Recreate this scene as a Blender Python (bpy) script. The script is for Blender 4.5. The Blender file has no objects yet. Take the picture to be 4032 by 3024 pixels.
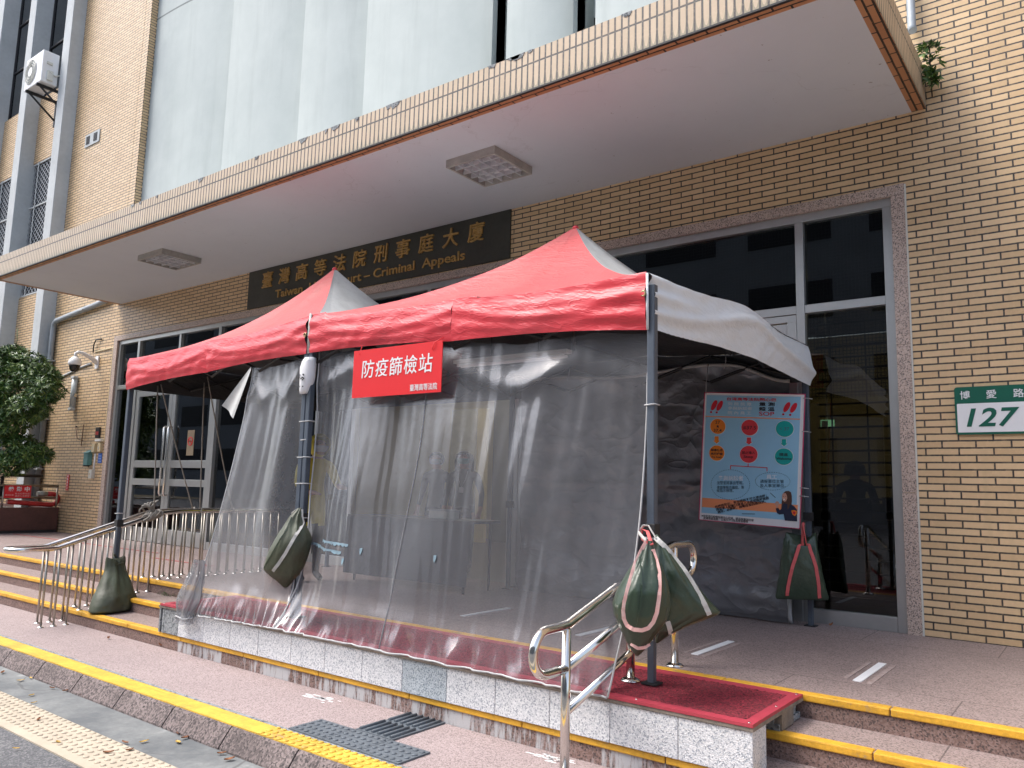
import bpy, bmesh, math, random
from mathutils import Vector, Matrix, noise
R = random.Random(7)
sc = bpy.context.scene
col = sc.collection
rad = math.radians

# ------------------------------------------------------------------ camera
cam = bpy.data.cameras.new('camera'); cam_o = bpy.data.objects.new('camera', cam); col.objects.link(cam_o)
cam.sensor_width = 36.0; cam.lens = 27.62; cam.clip_start = 0.05; cam.clip_end = 500
ax = ((0.797, 0.604, 0.025), (0.060, -0.119, 0.991), (-0.601, 0.788, 0.131))
r_ = Vector(ax[0]).normalized(); f_ = Vector(ax[2]); f_ = (f_ - r_ * f_.dot(r_)).normalized(); u_ = r_.cross(f_)
m = Matrix((( r_.x, u_.x, -f_.x, 0), (r_.y, u_.y, -f_.y, 0), (r_.z, u_.z, -f_.z, 1.06), (0, 0, 0, 1)))
cam_o.matrix_world = m
sc.camera = cam_o

# ------------------------------------------------------------------ sky, sun, exposure
SUN_EL, SUN_AZ = rad(56), rad(232)          # azimuth measured clockwise from +Y
w = bpy.data.worlds.new('World'); sc.world = w; w.use_nodes = True
nt = w.node_tree; bg = nt.nodes['Background']
sky = nt.nodes.new('ShaderNodeTexSky'); sky.sky_type = 'NISHITA'; sky.sun_disc = False
sky.sun_elevation = SUN_EL; sky.sun_rotation = SUN_AZ; sky.air_density = 1.0; sky.dust_density = 4.0; sky.ozone_density = 1.0
hs = nt.nodes.new('ShaderNodeHueSaturation'); hs.inputs['Saturation'].default_value = 0.72
nt.links.new(sky.outputs[0], hs.inputs['Color']); nt.links.new(hs.outputs[0], bg.inputs[0])
bg.inputs[1].default_value = 0.15
sun = bpy.data.lights.new('sun', 'SUN'); sun.energy = 0.85; sun.angle = rad(22); sun.color = (1, 0.985, 0.97)
sun_o = bpy.data.objects.new('sun', sun); col.objects.link(sun_o)
d = Vector((math.sin(SUN_AZ) * math.cos(SUN_EL), math.cos(SUN_AZ) * math.cos(SUN_EL), math.sin(SUN_EL)))
sun_o.rotation_euler = d.to_track_quat('Z', 'Y').to_euler(); sun_o.location = d * 40
sc.view_settings.view_transform = 'Standard'; sc.view_settings.look = 'None'
sc.view_settings.exposure = 1.33; sc.view_settings.gamma = 1.0
sc.cycles.transparent_max_bounces = 24; sc.cycles.max_bounces = 8

# ------------------------------------------------------------------ materials
def newmat(name):
    m = bpy.data.materials.new(name); m.use_nodes = True
    nt = m.node_tree
    return m, nt, nt.nodes['Principled BSDF'], nt.nodes['Material Output']
def N(nt, t, **kw):
    n = nt.nodes.new(t)
    for k, v in kw.items(): setattr(n, k, v)
    return n
def L(nt, a, b): nt.links.new(a, b)
def math_n(nt, op, a, b=None, c=None):
    n = N(nt, 'ShaderNodeMath', operation=op)
    for i, v in enumerate((a, b, c)):
        if v is None: continue
        if isinstance(v, (int, float)): n.inputs[i].default_value = v
        else: L(nt, v, n.inputs[i])
    return n.outputs[0]
def mixc(nt, fac, a, b, blend='MIX'):
    n = N(nt, 'ShaderNodeMix', data_type='RGBA', blend_type=blend)
    for i, v in ((0, fac), (6, a), (7, b)):
        if isinstance(v, (int, float)): n.inputs[i].default_value = v
        elif isinstance(v, tuple): n.inputs[i].default_value = (*v, 1)
        else: L(nt, v, n.inputs[i])
    return n.outputs[2]
def noise_n(nt, vec, scale, detail=4, rough=0.6):
    n = N(nt, 'ShaderNodeTexNoise'); n.inputs['Scale'].default_value = scale
    n.inputs['Detail'].default_value = detail; n.inputs['Roughness'].default_value = rough
    if vec is not None: L(nt, vec, n.inputs['Vector'])
    return n.outputs['Fac']
def ramp(nt, fac, lo, hi):
    n = N(nt, 'ShaderNodeMapRange'); n.inputs[1].default_value = lo; n.inputs[2].default_value = hi
    L(nt, fac, n.inputs[0]); return n.outputs[0]
def bump(nt, b, h, strength, dist=0.01):
    n = N(nt, 'ShaderNodeBump'); n.inputs['Strength'].default_value = strength; n.inputs['Distance'].default_value = dist
    L(nt, h, n.inputs['Height']); L(nt, n.outputs[0], b.inputs['Normal'])
def pos(nt): return N(nt, 'ShaderNodeNewGeometry').outputs['Position']
def xyz(nt, p):
    s = N(nt, 'ShaderNodeSeparateXYZ'); L(nt, p, s.inputs[0]); return s.outputs
def comb(nt, x, y, z=0.0):
    c = N(nt, 'ShaderNodeCombineXYZ')
    for i, v in enumerate((x, y, z)):
        if isinstance(v, (int, float)): c.inputs[i].default_value = v
        else: L(nt, v, c.inputs[i])
    return c.outputs[0]

def plain(name, c, rough=0.6, metal=0.0, var=0.12, scale=6.0, bmp=0.0, bscale=120, spec=0.5, c2=None):
    """a base colour broken by two sizes of noise"""
    m, nt, b, o = newmat(name)
    p = pos(nt)
    n1 = noise_n(nt, p, scale, 5); n2 = noise_n(nt, p, scale * 9, 3)
    c2 = c2 or tuple(v * (1 - var * 2) for v in c)
    f = math_n(nt, 'ADD', math_n(nt, 'MULTIPLY', n1, 0.7), math_n(nt, 'MULTIPLY', n2, 0.3))
    L(nt, mixc(nt, ramp(nt, f, 0.3, 0.7), c2, tuple(min(1, v * (1 + var * .4)) for v in c)), b.inputs['Base Color'])
    b.inputs['Roughness'].default_value = rough; b.inputs['Metallic'].default_value = metal
    b.inputs['Specular IOR Level'].default_value = spec
    L(nt, ramp(nt, n1, -1.6 + 0, 1.6), b.inputs['Roughness']) if False else None
    if bmp: bump(nt, b, noise_n(nt, p, bscale, 3), bmp, 0.01)
    return m

def speckle(name, c1, c2, c3, scale=220, rough=0.65, big=1.5, bmp=0.15, dirt=0.25):
    """granite / exposed aggregate"""
    m, nt, b, o = newmat(name)
    p = pos(nt)
    v = N(nt, 'ShaderNodeTexVoronoi'); v.inputs['Scale'].default_value = scale; L(nt, p, v.inputs['Vector'])
    s = xyz(nt, v.outputs['Color'])
    a = mixc(nt, ramp(nt, s[0], 0.35, 0.65), c1, c2)
    a = mixc(nt, ramp(nt, s[1], 0.78, 0.84), a, c3)
    n = noise_n(nt, p, big, 6, 0.65)
    a = mixc(nt, math_n(nt, 'MULTIPLY', ramp(nt, n, 0.35, 0.75), dirt), a, tuple(x * 0.45 for x in c1))
    L(nt, a, b.inputs['Base Color']); b.inputs['Roughness'].default_value = rough
    bump(nt, b, v.outputs['Distance'], bmp, 0.004)
    return m

def soffit_mat():
    """white soffit paint: faint roller patches, water rings, hairline cracks, flaked spots"""
    m, nt, b, o = newmat('white_soffit_paint'); p = pos(nt)
    n = noise_n(nt, p, 0.7, 6, 0.65); n2 = noise_n(nt, p, 5.0, 6, 0.75); n3 = noise_n(nt, p, 17, 3, 0.6)
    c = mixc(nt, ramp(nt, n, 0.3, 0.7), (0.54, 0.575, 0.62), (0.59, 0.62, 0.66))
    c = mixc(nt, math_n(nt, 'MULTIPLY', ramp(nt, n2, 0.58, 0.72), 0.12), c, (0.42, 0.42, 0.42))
    v = N(nt, 'ShaderNodeTexVoronoi'); v.feature = 'DISTANCE_TO_EDGE'; v.inputs['Scale'].default_value = 0.45
    dn = N(nt, 'ShaderNodeVectorMath', operation='ADD'); L(nt, p, dn.inputs[0])
    nn = N(nt, 'ShaderNodeTexNoise'); nn.inputs['Scale'].default_value = 1.4; nn.inputs['Detail'].default_value = 6; L(nt, p, nn.inputs['Vector']); L(nt, nn.outputs['Color'], dn.inputs[1]); L(nt, dn.outputs[0], v.inputs['Vector'])
    cr = math_n(nt, 'MULTIPLY', math_n(nt, 'LESS_THAN', v.outputs['Distance'], 0.0022), ramp(nt, n2, 0.42, 0.55))
    c = mixc(nt, math_n(nt, 'MULTIPLY', cr, 0.16), c, (0.25, 0.25, 0.25))
    c = mixc(nt, math_n(nt, 'MULTIPLY', math_n(nt, 'GREATER_THAN', n3, 0.73), 0.7), c, (0.24, 0.22, 0.20))
    L(nt, c, b.inputs['Base Color']); b.inputs['Roughness'].default_value = 0.75
    bump(nt, b, n2, 0.08, 0.02)
    return m
def brick(name, c1, c2, mort, wd, ht, mo, offset=0.5, z0=0.0, vertical=False, tongue=False, floor=False, swap=False):
    m, nt, b, o = newmat(name)
    p = pos(nt); s = xyz(nt, p)
    a = math_n(nt, 'ADD', s[0], s[1])
    zz = s[1] if floor else math_n(nt, 'SUBTRACT', s[2], z0)
    if floor: a = s[0]
    if swap: a, zz = s[1], s[0]
    wob = math_n(nt, 'MULTIPLY', math_n(nt, 'SUBTRACT', noise_n(nt, p, 7, 2), 0.5), 0.004)
    vec = comb(nt, a, math_n(nt, 'ADD', zz, wob))
    t = N(nt, 'ShaderNodeTexBrick'); t.offset = offset; t.squash = 1
    L(nt, vec, t.inputs['Vector'])
    t.inputs['Color1'].default_value = (*c1, 1); t.inputs['Color2'].default_value = (*c2, 1); t.inputs['Mortar'].default_value = (*mort, 1)
    t.inputs['Scale'].default_value = 1; t.inputs['Mortar Size'].default_value = mo; t.inputs['Mortar Smooth'].default_value = 0.06
    t.inputs['Bias'].default_value = 0; t.inputs['Brick Width'].default_value = wd; t.inputs['Row Height'].default_value = ht
    c = t.outputs['Color']
    n = noise_n(nt, p, 2.2, 6, 0.7); n3 = noise_n(nt, p, 45, 4)
    c = mixc(nt, math_n(nt, 'MULTIPLY', ramp(nt, n, 0.45, 0.8), 0.18), c, (c1[0] * .55, c1[1] * .5, c1[2] * .45))
    c = mixc(nt, math_n(nt, 'MULTIPLY', ramp(nt, n3, 0.5, 0.75), 0.18), c, tuple(min(1, x * 1.35) for x in c1))
    # vertical rain streaks
    st = noise_n(nt, comb(nt, math_n(nt, 'MULTIPLY', a, 9), math_n(nt, 'MULTIPLY', s[2], 0.5)), 1.0, 4)
    c = mixc(nt, math_n(nt, 'MULTIPLY', ramp(nt, st, 0.56, 0.78), 0.22), c, tuple(x * .5 for x in c1))
    if tongue:
        fu = math_n(nt, 'FRACT', math_n(nt, 'DIVIDE', a, wd))
        e = math_n(nt, 'POWER', math_n(nt, 'ABSOLUTE', math_n(nt, 'SUBTRACT', math_n(nt, 'MULTIPLY', fu, 2), 1)), 2.2)
        v = math_n(nt, 'DIVIDE', zz, ht)
        k = math_n(nt, 'ADD', 0.30, math_n(nt, 'MULTIPLY', noise_n(nt, comb(nt, math_n(nt, 'MULTIPLY', a, 0.8), 0.0), 1.0, 2), 0.75))
        lim = math_n(nt, 'ADD', math_n(nt, 'MULTIPLY', e, k), 0.10)
        f = math_n(nt, 'LESS_THAN', v, lim)
        tile_only = math_n(nt, 'SUBTRACT', 1, t.outputs['Fac'])
        c = mixc(nt, math_n(nt, 'MULTIPLY', math_n(nt, 'MULTIPLY', f, 0.75), tile_only), c, (0.25, 0.225, 0.15))
    L(nt, c, b.inputs['Base Color']); b.inputs['Roughness'].default_value = 0.42
    h = math_n(nt, 'SUBTRACT', 1, t.outputs['Fac'])
    bump(nt, b, h, 0.8, 0.012)
    return m

M = {}
M['brick'] = brick('tan_brick_tile', (0.70, 0.505, 0.295), (0.58, 0.40, 0.22), (0.040, 0.037, 0.036), 0.232, 0.0559, 0.0062)
M['band'] = brick('cream_edge_tile', (0.56, 0.44, 0.305), (0.51, 0.39, 0.26), (0.045, 0.040, 0.038), 0.0585, 0.232, 0.0082, offset=0.0, z0=4.277, tongue=True)
M['under_brick'] = brick('orange_soffit_tile', (0.50, 0.25, 0.12), (0.42, 0.20, 0.095), (0.02, 0.018, 0.017), 0.232, 0.0559, 0.0075, floor=True)
M['under_brick_side'] = brick('orange_soffit_tile_side', (0.50, 0.25, 0.12), (0.42, 0.20, 0.095), (0.02, 0.018, 0.017), 0.232, 0.0559, 0.0075, swap=True)
M['granite'] = speckle('pink_granite', (0.46, 0.35, 0.29), (0.60, 0.48, 0.41), (0.11, 0.10, 0.10), 150, 0.45)
M['pave'] = speckle('pink_washed_paving', (0.31, 0.245, 0.238), (0.41, 0.33, 0.32), (0.20, 0.155, 0.148), 150, 0.8, big=0.9, dirt=0.30)
M['riser'] = speckle('brown_granite_riser', (0.19, 0.12, 0.10), (0.28, 0.19, 0.165), (0.08, 0.06, 0.055), 130, 0.7, big=3, dirt=0.5)
M['kerb'] = speckle('rough_kerb_stone', (0.13, 0.105, 0.10), (0.25, 0.20, 0.19), (0.06, 0.05, 0.05), 90, 0.9, big=3.0, bmp=0.5, dirt=0.6)
M['block'] = speckle('white_speckled_block', (0.58, 0.60, 0.62), (0.74, 0.75, 0.76), (0.34, 0.37, 0.41), 150, 0.85, big=4, bmp=0.5, dirt=0.12)
M['block_grey'] = speckle('grey_speckled_block', (0.36, 0.41, 0.45), (0.50, 0.55, 0.58), (0.20, 0.24, 0.27), 150, 0.85, big=4, bmp=0.5, dirt=0.12)
M['cinder'] = speckle('grey_concrete_block', (0.22, 0.24, 0.25), (0.32, 0.34, 0.35), (0.10, 0.11, 0.12), 70, 0.95, big=5, bmp=0.8)
M['asphalt'] = speckle('asphalt', (0.085, 0.088, 0.095), (0.14, 0.14, 0.145), (0.22, 0.22, 0.22), 110, 0.9, big=0.7, bmp=0.6)
M['soffit'] = soffit_mat()
M['conc'] = None
M['fin'] = plain('grey_painted_concrete', (0.50, 0.53, 0.54), 0.8, var=0.10, scale=1.5, bmp=0.1)
M['steel'] = plain('stainless_steel', (0.72, 0.70, 0.66), 0.16, 1.0, var=0.05, scale=9)
M['steel_worn'] = plain('worn_stainless_steel', (0.48, 0.44, 0.38), 0.30, 1.0, var=0.15, scale=12)
M['alu'] = plain('aluminium_frame', (0.50, 0.51, 0.50), 0.35, 0.75, var=0.06, scale=3)
M['pole'] = plain('slate_painted_steel', (0.085, 0.105, 0.135), 0.42, 0.1, var=0.12, scale=8)
M['black'] = plain('black_paint', (0.02, 0.02, 0.022), 0.6)
M['dark_metal'] = plain('dark_bar_steel', (0.03, 0.03, 0.034), 0.55, 0.3)
M['white'] = plain('white_plastic', (0.78, 0.79, 0.80), 0.4, var=0.03)
M['offwhite'] = plain('aged_white_plastic', (0.66, 0.66, 0.60), 0.5, var=0.08)
M['cream'] = plain('cream_plastic', (0.66, 0.55, 0.34), 0.5)
M['red_sign'] = plain('red_board', (0.70, 0.02, 0.025), 0.4, var=0.03)
M['red_paint'] = plain('red_gloss_pipe_paint', (0.52, 0.03, 0.03), 0.3, var=0.15)
M['green_sign'] = plain('dark_green_enamel', (0.012, 0.115, 0.075), 0.3, var=0.05)
M['teal'] = plain('teal_box_paint', (0.11, 0.27, 0.26), 0.55)
M['blue'] = plain('blue_plate', (0.03, 0.14, 0.55), 0.4)
M['gold'] = plain('gilt_letters', (0.55, 0.33, 0.10), 0.42, 0.1, var=0.25, scale=25)
M['sign_board'] = plain('bronze_green_board', (0.060, 0.060, 0.047), 0.35, 0.2, var=0.22, scale=2.0)
M['yellow'] = None
M['rope'] = plain('grey_rope', (0.32, 0.30, 0.27), 0.9, var=0.2, scale=60, bmp=0.6, bscale=200)
M['white_cord'] = plain('white_cord', (0.46, 0.465, 0.47), 0.7)
M['wood'] = plain('grey_weathered_ply', (0.27, 0.23, 0.19), 0.85, var=0.3, scale=10, bmp=0.3)
M['planter'] = plain('maroon_tile', (0.115, 0.045, 0.035), 0.55, var=0.25, scale=3)
M['soil'] = plain('soil', (0.05, 0.038, 0.028), 1.0, var=0.3, scale=20)
M['bark'] = plain('bark', (0.07, 0.052, 0.04), 0.95, var=0.4, scale=14, bmp=0.8, bscale=40)
M['tactile'] = plain('dark_tactile_rubber', (0.115, 0.135, 0.155), 0.6, var=0.14, scale=5)
M['cream_tactile'] = plain('cream_tactile_paint', (0.50, 0.43, 0.33), 0.75, var=0.12, scale=4, bmp=0.1)
M['white_line'] = plain('white_line_paint', (0.85, 0.86, 0.87), 0.6, var=0.04)
M['pink_strap'] = plain('faded_pink_webbing', (0.66, 0.30, 0.27), 0.75, var=0.15, scale=20, c2=(0.74, 0.55, 0.51))
M['coral_strap'] = plain('coral_webbing', (0.66, 0.12, 0.12), 0.7, var=0.08, scale=20)
M['white_strap'] = plain('grey_white_webbing', (0.58, 0.57, 0.54), 0.8, var=0.2, scale=14)
M['bag'] = plain('green_pvc_canvas', (0.037, 0.060, 0.037), 0.33, var=0.14, scale=7, bmp=0.7, bscale=11)
M['bag_dusty'] = plain('dusty_green_pvc_canvas', (0.068, 0.085, 0.052), 0.5, var=0.22, scale=5, bmp=0.7, bscale=11, c2=(0.05, 0.05, 0.03))
M['glassy_lens'] = plain('black_dome_plastic', (0.01, 0.01, 0.013), 0.08)
M['louvre'] = plain('louvre_metal', (0.66, 0.67, 0.70), 0.35, 0.2, var=0.08)
M['lamp_white'] = plain('lamp_frame_paint', (0.44, 0.42, 0.38), 0.6, var=0.15, scale=12)

def concrete_mat():
    m, nt, b, o = newmat('pale_green_painted_concrete')
    p = pos(nt); s = xyz(nt, p)
    n1 = noise_n(nt, p, 0.9, 7, 0.65); st = noise_n(nt, comb(nt, math_n(nt, 'MULTIPLY', s[0], 3.5), math_n(nt, 'MULTIPLY', s[2], 0.25)), 1.0, 6, 0.7)
    c = mixc(nt, ramp(nt, n1, 0.3, 0.75), (0.44, 0.49, 0.475), (0.54, 0.585, 0.565))
    c = mixc(nt, math_n(nt, 'MULTIPLY', ramp(nt, st, 0.50, 0.8), 0.40), c, (0.32, 0.36, 0.345))
    # patchy darker grey towards the brick reveal
    sx = math_n(nt, 'MULTIPLY', ramp(nt, s[0], -13.3, -14.5), ramp(nt, noise_n(nt, p, 1.3, 6), 0.25, 0.6))
    c = mixc(nt, math_n(nt, 'MULTIPLY', sx, 0.55), c, (0.24, 0.275, 0.30))
    j = math_n(nt, 'LESS_THAN', math_n(nt, 'ABSOLUTE', math_n(nt, 'SUBTRACT', s[2], 10.0)), 0.018)
    j = math_n(nt, 'MULTIPLY', j, math_n(nt, 'LESS_THAN', s[0], -11.76))
    c = mixc(nt, j, c, (0.2, 0.22, 0.22))
    L(nt, c, b.inputs['Base Color']); b.inputs['Roughness'].default_value = 0.85
    bump(nt, b, noise_n(nt, p, 60, 4), 0.12, 0.01)
    return m
M['conc'] = concrete_mat()

def yellow_mat(name, base=(0.74, 0.40, 0.035), worn=(0.36, 0.25, 0.13)):
    m, nt, b, o = newmat(name)
    p = pos(nt)
    n = noise_n(nt, p, 5, 7, 0.75); n2 = noise_n(nt, p, 60, 4, 0.7)
    f = math_n(nt, 'ADD', math_n(nt, 'MULTIPLY', n, 0.75), math_n(nt, 'MULTIPLY', n2, 0.35))
    c = mixc(nt, ramp(nt, f, 0.48, 0.66), base, tuple(x * 0.70 for x in base))
    c = mixc(nt, ramp(nt, f, 0.635, 0.70), c, worn)
    s = xyz(nt, p); st2 = noise_n(nt, comb(nt, math_n(nt, 'MULTIPLY', s[0], 3), math_n(nt, 'MULTIPLY', s[1], 50), math_n(nt, 'MULTIPLY', s[2], 50)), 1.0, 4)
    c = mixc(nt, math_n(nt, 'MULTIPLY', ramp(nt, st2, 0.56, 0.66), 0.55), c, tuple(x * 0.5 for x in base))
    L(nt, c, b.inputs['Base Color']); b.inputs['Roughness'].default_value = 0.55
    bump(nt, b, n2, 0.25, 0.006)
    return m
M['yellow'] = yellow_mat('yellow_road_paint')
M['yellow_kerb'] = yellow_mat('yellow_kerb_paint', (0.76, 0.47, 0.06))

def terrace_mat():
    m = speckle('brown_pink_granite_slab', (0.27, 0.205, 0.19), (0.37, 0.29, 0.272), (0.14, 0.11, 0.10), 140, 0.6, big=1.1, dirt=0.35)
    nt = m.node_tree; b = nt.nodes['Principled BSDF']
    src = b.inputs['Base Color'].links[0].from_socket
    s = xyz(nt, pos(nt))
    def near(v, c, e=0.004): return math_n(nt, 'LESS_THAN', math_n(nt, 'ABSOLUTE', math_n(nt, 'SUBTRACT', v, c)), e)
    ly = math_n(nt, 'MAXIMUM', near(s[1], 4.92), near(s[1], 6.40))
    fx = math_n(nt, 'FRACT', math_n(nt, 'DIVIDE', math_n(nt, 'ADD', s[0], 1.584 + 88), 0.88))
    lx = math_n(nt, 'MULTIPLY', math_n(nt, 'LESS_THAN', fx, 0.008), math_n(nt, 'LESS_THAN', s[1], 4.92))
    fx2 = math_n(nt, 'FRACT', math_n(nt, 'DIVIDE', math_n(nt, 'ADD', s[0], 0.69 + 88), 0.88))
    lx2 = math_n(nt, 'MULTIPLY', math_n(nt, 'LESS_THAN', fx2, 0.008), math_n(nt, 'GREATER_THAN', s[1], 6.40))
    j = math_n(nt, 'MAXIMUM', ly, math_n(nt, 'MAXIMUM', lx, lx2))
    L(nt, mixc(nt, math_n(nt, 'MULTIPLY', j, 0.75), src, (0.07, 0.055, 0.05)), b.inputs['Base Color'])
    return m
M['terrace'] = terrace_mat()

def gutter_mat():
    m, nt, b, o = newmat('patched_gutter_concrete')
    p = pos(nt)
    n = noise_n(nt, p, 1.6, 7, 0.7); n2 = noise_n(nt, p, 40, 4)
    c = mixc(nt, ramp(nt, n, 0.40, 0.62), (0.115, 0.125, 0.13), (0.225, 0.235, 0.23))
    c = mixc(nt, ramp(nt, n, 0.60, 0.68), c, (0.36, 0.37, 0.36))
    v = N(nt, 'ShaderNodeTexVoronoi'); v.feature = 'DISTANCE_TO_EDGE'; v.inputs['Scale'].default_value = 0.7
    dn = N(nt, 'ShaderNodeVectorMath', operation='ADD'); L(nt, p, dn.inputs[0])
    nn = N(nt, 'ShaderNodeTexNoise'); nn.inputs['Scale'].default_value = 1.2; L(nt, p, nn.inputs['Vector']); L(nt, nn.outputs['Color'], dn.inputs[1])
    L(nt, dn.outputs[0], v.inputs['Vector'])
    c = mixc(nt, math_n(nt, 'MULTIPLY', math_n(nt, 'LESS_THAN', v.outputs['Distance'], 0.004), 0.6), c, (0.08, 0.08, 0.08))
    c = mixc(nt, math_n(nt, 'MULTIPLY', ramp(nt, n2, 0.4, 0.7), 0.25), c, (0.1, 0.1, 0.1))
    L(nt, c, b.inputs['Base Color']); b.inputs['Roughness'].default_value = 0.85
    bump(nt, b, n2, 0.3, 0.006)
    return m
M['gutter'] = gutter_mat()

def low_riser_mat():
    """lowest riser with whitewash drips below the white blocks"""
    m = speckle('whitewashed_riser', (0.20, 0.125, 0.105), (0.29, 0.195, 0.17), (0.08, 0.06, 0.055), 130, 0.75, big=3, dirt=0.5)
    nt = m.node_tree; b = nt.nodes['Principled BSDF']; src = b.inputs['Base Color'].links[0].from_socket
    p = pos(nt); s = xyz(nt, p)
    n = noise_n(nt, comb(nt, math_n(nt, 'MULTIPLY', s[0], 26), math_n(nt, 'MULTIPLY', s[2], 4)), 1.0, 5, 0.7)
    big = noise_n(nt, comb(nt, math_n(nt, 'MULTIPLY', s[0], 2.3), 0.0), 1.0, 3)
    f = math_n(nt, 'ADD', math_n(nt, 'MULTIPLY', n, 0.5), math_n(nt, 'MULTIPLY', big, 0.62))
    f = math_n(nt, 'MULTIPLY', ramp(nt, f, 0.53, 0.60), math_n(nt, 'LESS_THAN', math_n(nt, 'ABSOLUTE', math_n(nt, 'ADD', s[0], 3.95)), 2.35))
    L(nt, mixc(nt, math_n(nt, 'MULTIPLY', f, 0.85), src, (0.50, 0.51, 0.52)), b.inputs['Base Color'])
    return m
M['low_riser'] = low_riser_mat()

def mat_mat():
    m, nt, b, o = newmat('red_loop_mat')
    p = pos(nt)
    v = noise_n(nt, p, 95, 4, 0.8); n = noise_n(nt, p, 3, 4)
    c = mixc(nt, ramp(nt, v, 0.40, 0.62), (0.07, 0.004, 0.010), (0.42, 0.035, 0.06))
    c = mixc(nt, math_n(nt, 'MULTIPLY', ramp(nt, n, 0.5, 0.8), 0.35), c, (0.16, 0.05, 0.05))
    L(nt, c, b.inputs['Base Color']); b.inputs['Roughness'].default_value = 0.9
    bump(nt, b, v, 1.0, 0.012)
    return m
M['mat'] = mat_mat()
M['mat_edge'] = plain('red_rubber_edge', (0.42, 0.045, 0.07), 0.5, var=0.1)

def fabric(name, c, dirty, inside=(0.045, 0.046, 0.05), rough=0.42, grime=0.5):
    """coated tent cloth: coloured outside, dark lining inside"""
    m, nt, b, o = newmat(name)
    g = N(nt, 'ShaderNodeNewGeometry'); p = g.outputs['Position']; s = xyz(nt, p)
    n = noise_n(nt, p, 1.4, 6, 0.65); n2 = noise_n(nt, p, 26, 5, 0.7)
    a = mixc(nt, math_n(nt, 'MULTIPLY', ramp(nt, n, 0.45, 0.75), grime), c, dirty)
    a = mixc(nt, math_n(nt, 'MULTIPLY', ramp(nt, n2, 0.58, 0.75), grime * 0.7), a, dirty)
    wv = N(nt, 'ShaderNodeTexWave', wave_type='BANDS', bands_direction='X'); wv.inputs['Scale'].default_value = 40; L(nt, p, wv.inputs['Vector'])
    a = mixc(nt, g.outputs['Backfacing'], a, inside)
    L(nt, a, b.inputs['Base Color']); b.inputs['Roughness'].default_value = rough
    dg_ = math_n(nt, 'ADD', s[2], math_n(nt, 'MULTIPLY', math_n(nt, 'ADD', s[0], s[1]), 0.16))
    wk = noise_n(nt, comb(nt, math_n(nt, 'MULTIPLY', s[0], 2.2), math_n(nt, 'MULTIPLY', s[1], 2.2), math_n(nt, 'MULTIPLY', dg_, 15)), 1.0, 5, 0.62)
    rd = math_n(nt, 'SUBTRACT', 1, math_n(nt, 'ABSOLUTE', math_n(nt, 'SUBTRACT', math_n(nt, 'MULTIPLY', noise_n(nt, comb(nt, math_n(nt, 'MULTIPLY', s[0], 4), math_n(nt, 'MULTIPLY', s[1], 4), math_n(nt, 'MULTIPLY', dg_, 13)), 1.0, 3), 2), 1)))
    hh = math_n(nt, 'ADD', math_n(nt, 'MULTIPLY', wk, 0.6), math_n(nt, 'MULTIPLY', math_n(nt, 'POWER', rd, 8), 0.35))
    bump(nt, b, math_n(nt, 'ADD', hh, math_n(nt, 'MULTIPLY', noise_n(nt, p, 60, 2), 0.06)), 0.5, 0.012)
    return m
M['tent_red'] = fabric('red_tent_cloth', (0.63, 0.045, 0.060), (0.56, 0.11, 0.12), grime=0.45)
M['tent_roof_red'] = fabric('dusty_sheen_red_roof_cloth', (0.58, 0.105, 0.11), (0.36, 0.15, 0.14), grime=0.75)  # paler, pinker roof red: dust plus sky sheen put into the colour
M['tent_white'] = fabric('white_tent_cloth', (0.70, 0.74, 0.77), (0.50, 0.51, 0.51), grime=0.3)
M['tent_roof_white'] = fabric('stained_white_roof_cloth', (0.60, 0.62, 0.61), (0.26, 0.26, 0.25), grime=0.7)

def tarp_mat():
    m, nt, b, o = newmat('silver_black_tarpaulin')
    p = pos(nt); s = xyz(nt, p)
    n = noise_n(nt, p, 2.0, 5, 0.6); n2 = noise_n(nt, p, 7, 5, 0.65)
    L(nt, mixc(nt, ramp(nt, n, 0.3, 0.7), (0.155, 0.16, 0.172), (0.235, 0.24, 0.255)), b.inputs['Base Color'])
    b.inputs['Metallic'].default_value = 0.45; b.inputs['Roughness'].default_value = 0.30
    def ridge(sc_, k, sx=1.0, sz=1.0):
        q_ = noise_n(nt, comb(nt, math_n(nt, 'MULTIPLY', s[0], sx), s[1], math_n(nt, 'MULTIPLY', s[2], sz)), sc_, 2, 0.5)
        return math_n(nt, 'POWER', math_n(nt, 'SUBTRACT', 1, math_n(nt, 'ABSOLUTE', math_n(nt, 'SUBTRACT', math_n(nt, 'MULTIPLY', q_, 2), 1))), k)
    h = math_n(nt, 'ADD', math_n(nt, 'MULTIPLY', ridge(1.9, 7), 0.9), math_n(nt, 'MULTIPLY', ridge(4.2, 8, 0.6, 1.3), 0.45))
    h = math_n(nt, 'ADD', h, math_n(nt, 'MULTIPLY', ridge(9, 6, 1.2, 0.8), 0.16))
    bump(nt, b, math_n(nt, 'ADD', h, math_n(nt, 'MULTIPLY', n2, 0.4)), 0.34, 0.03)
    return m
M['tarp'] = tarp_mat()

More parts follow.
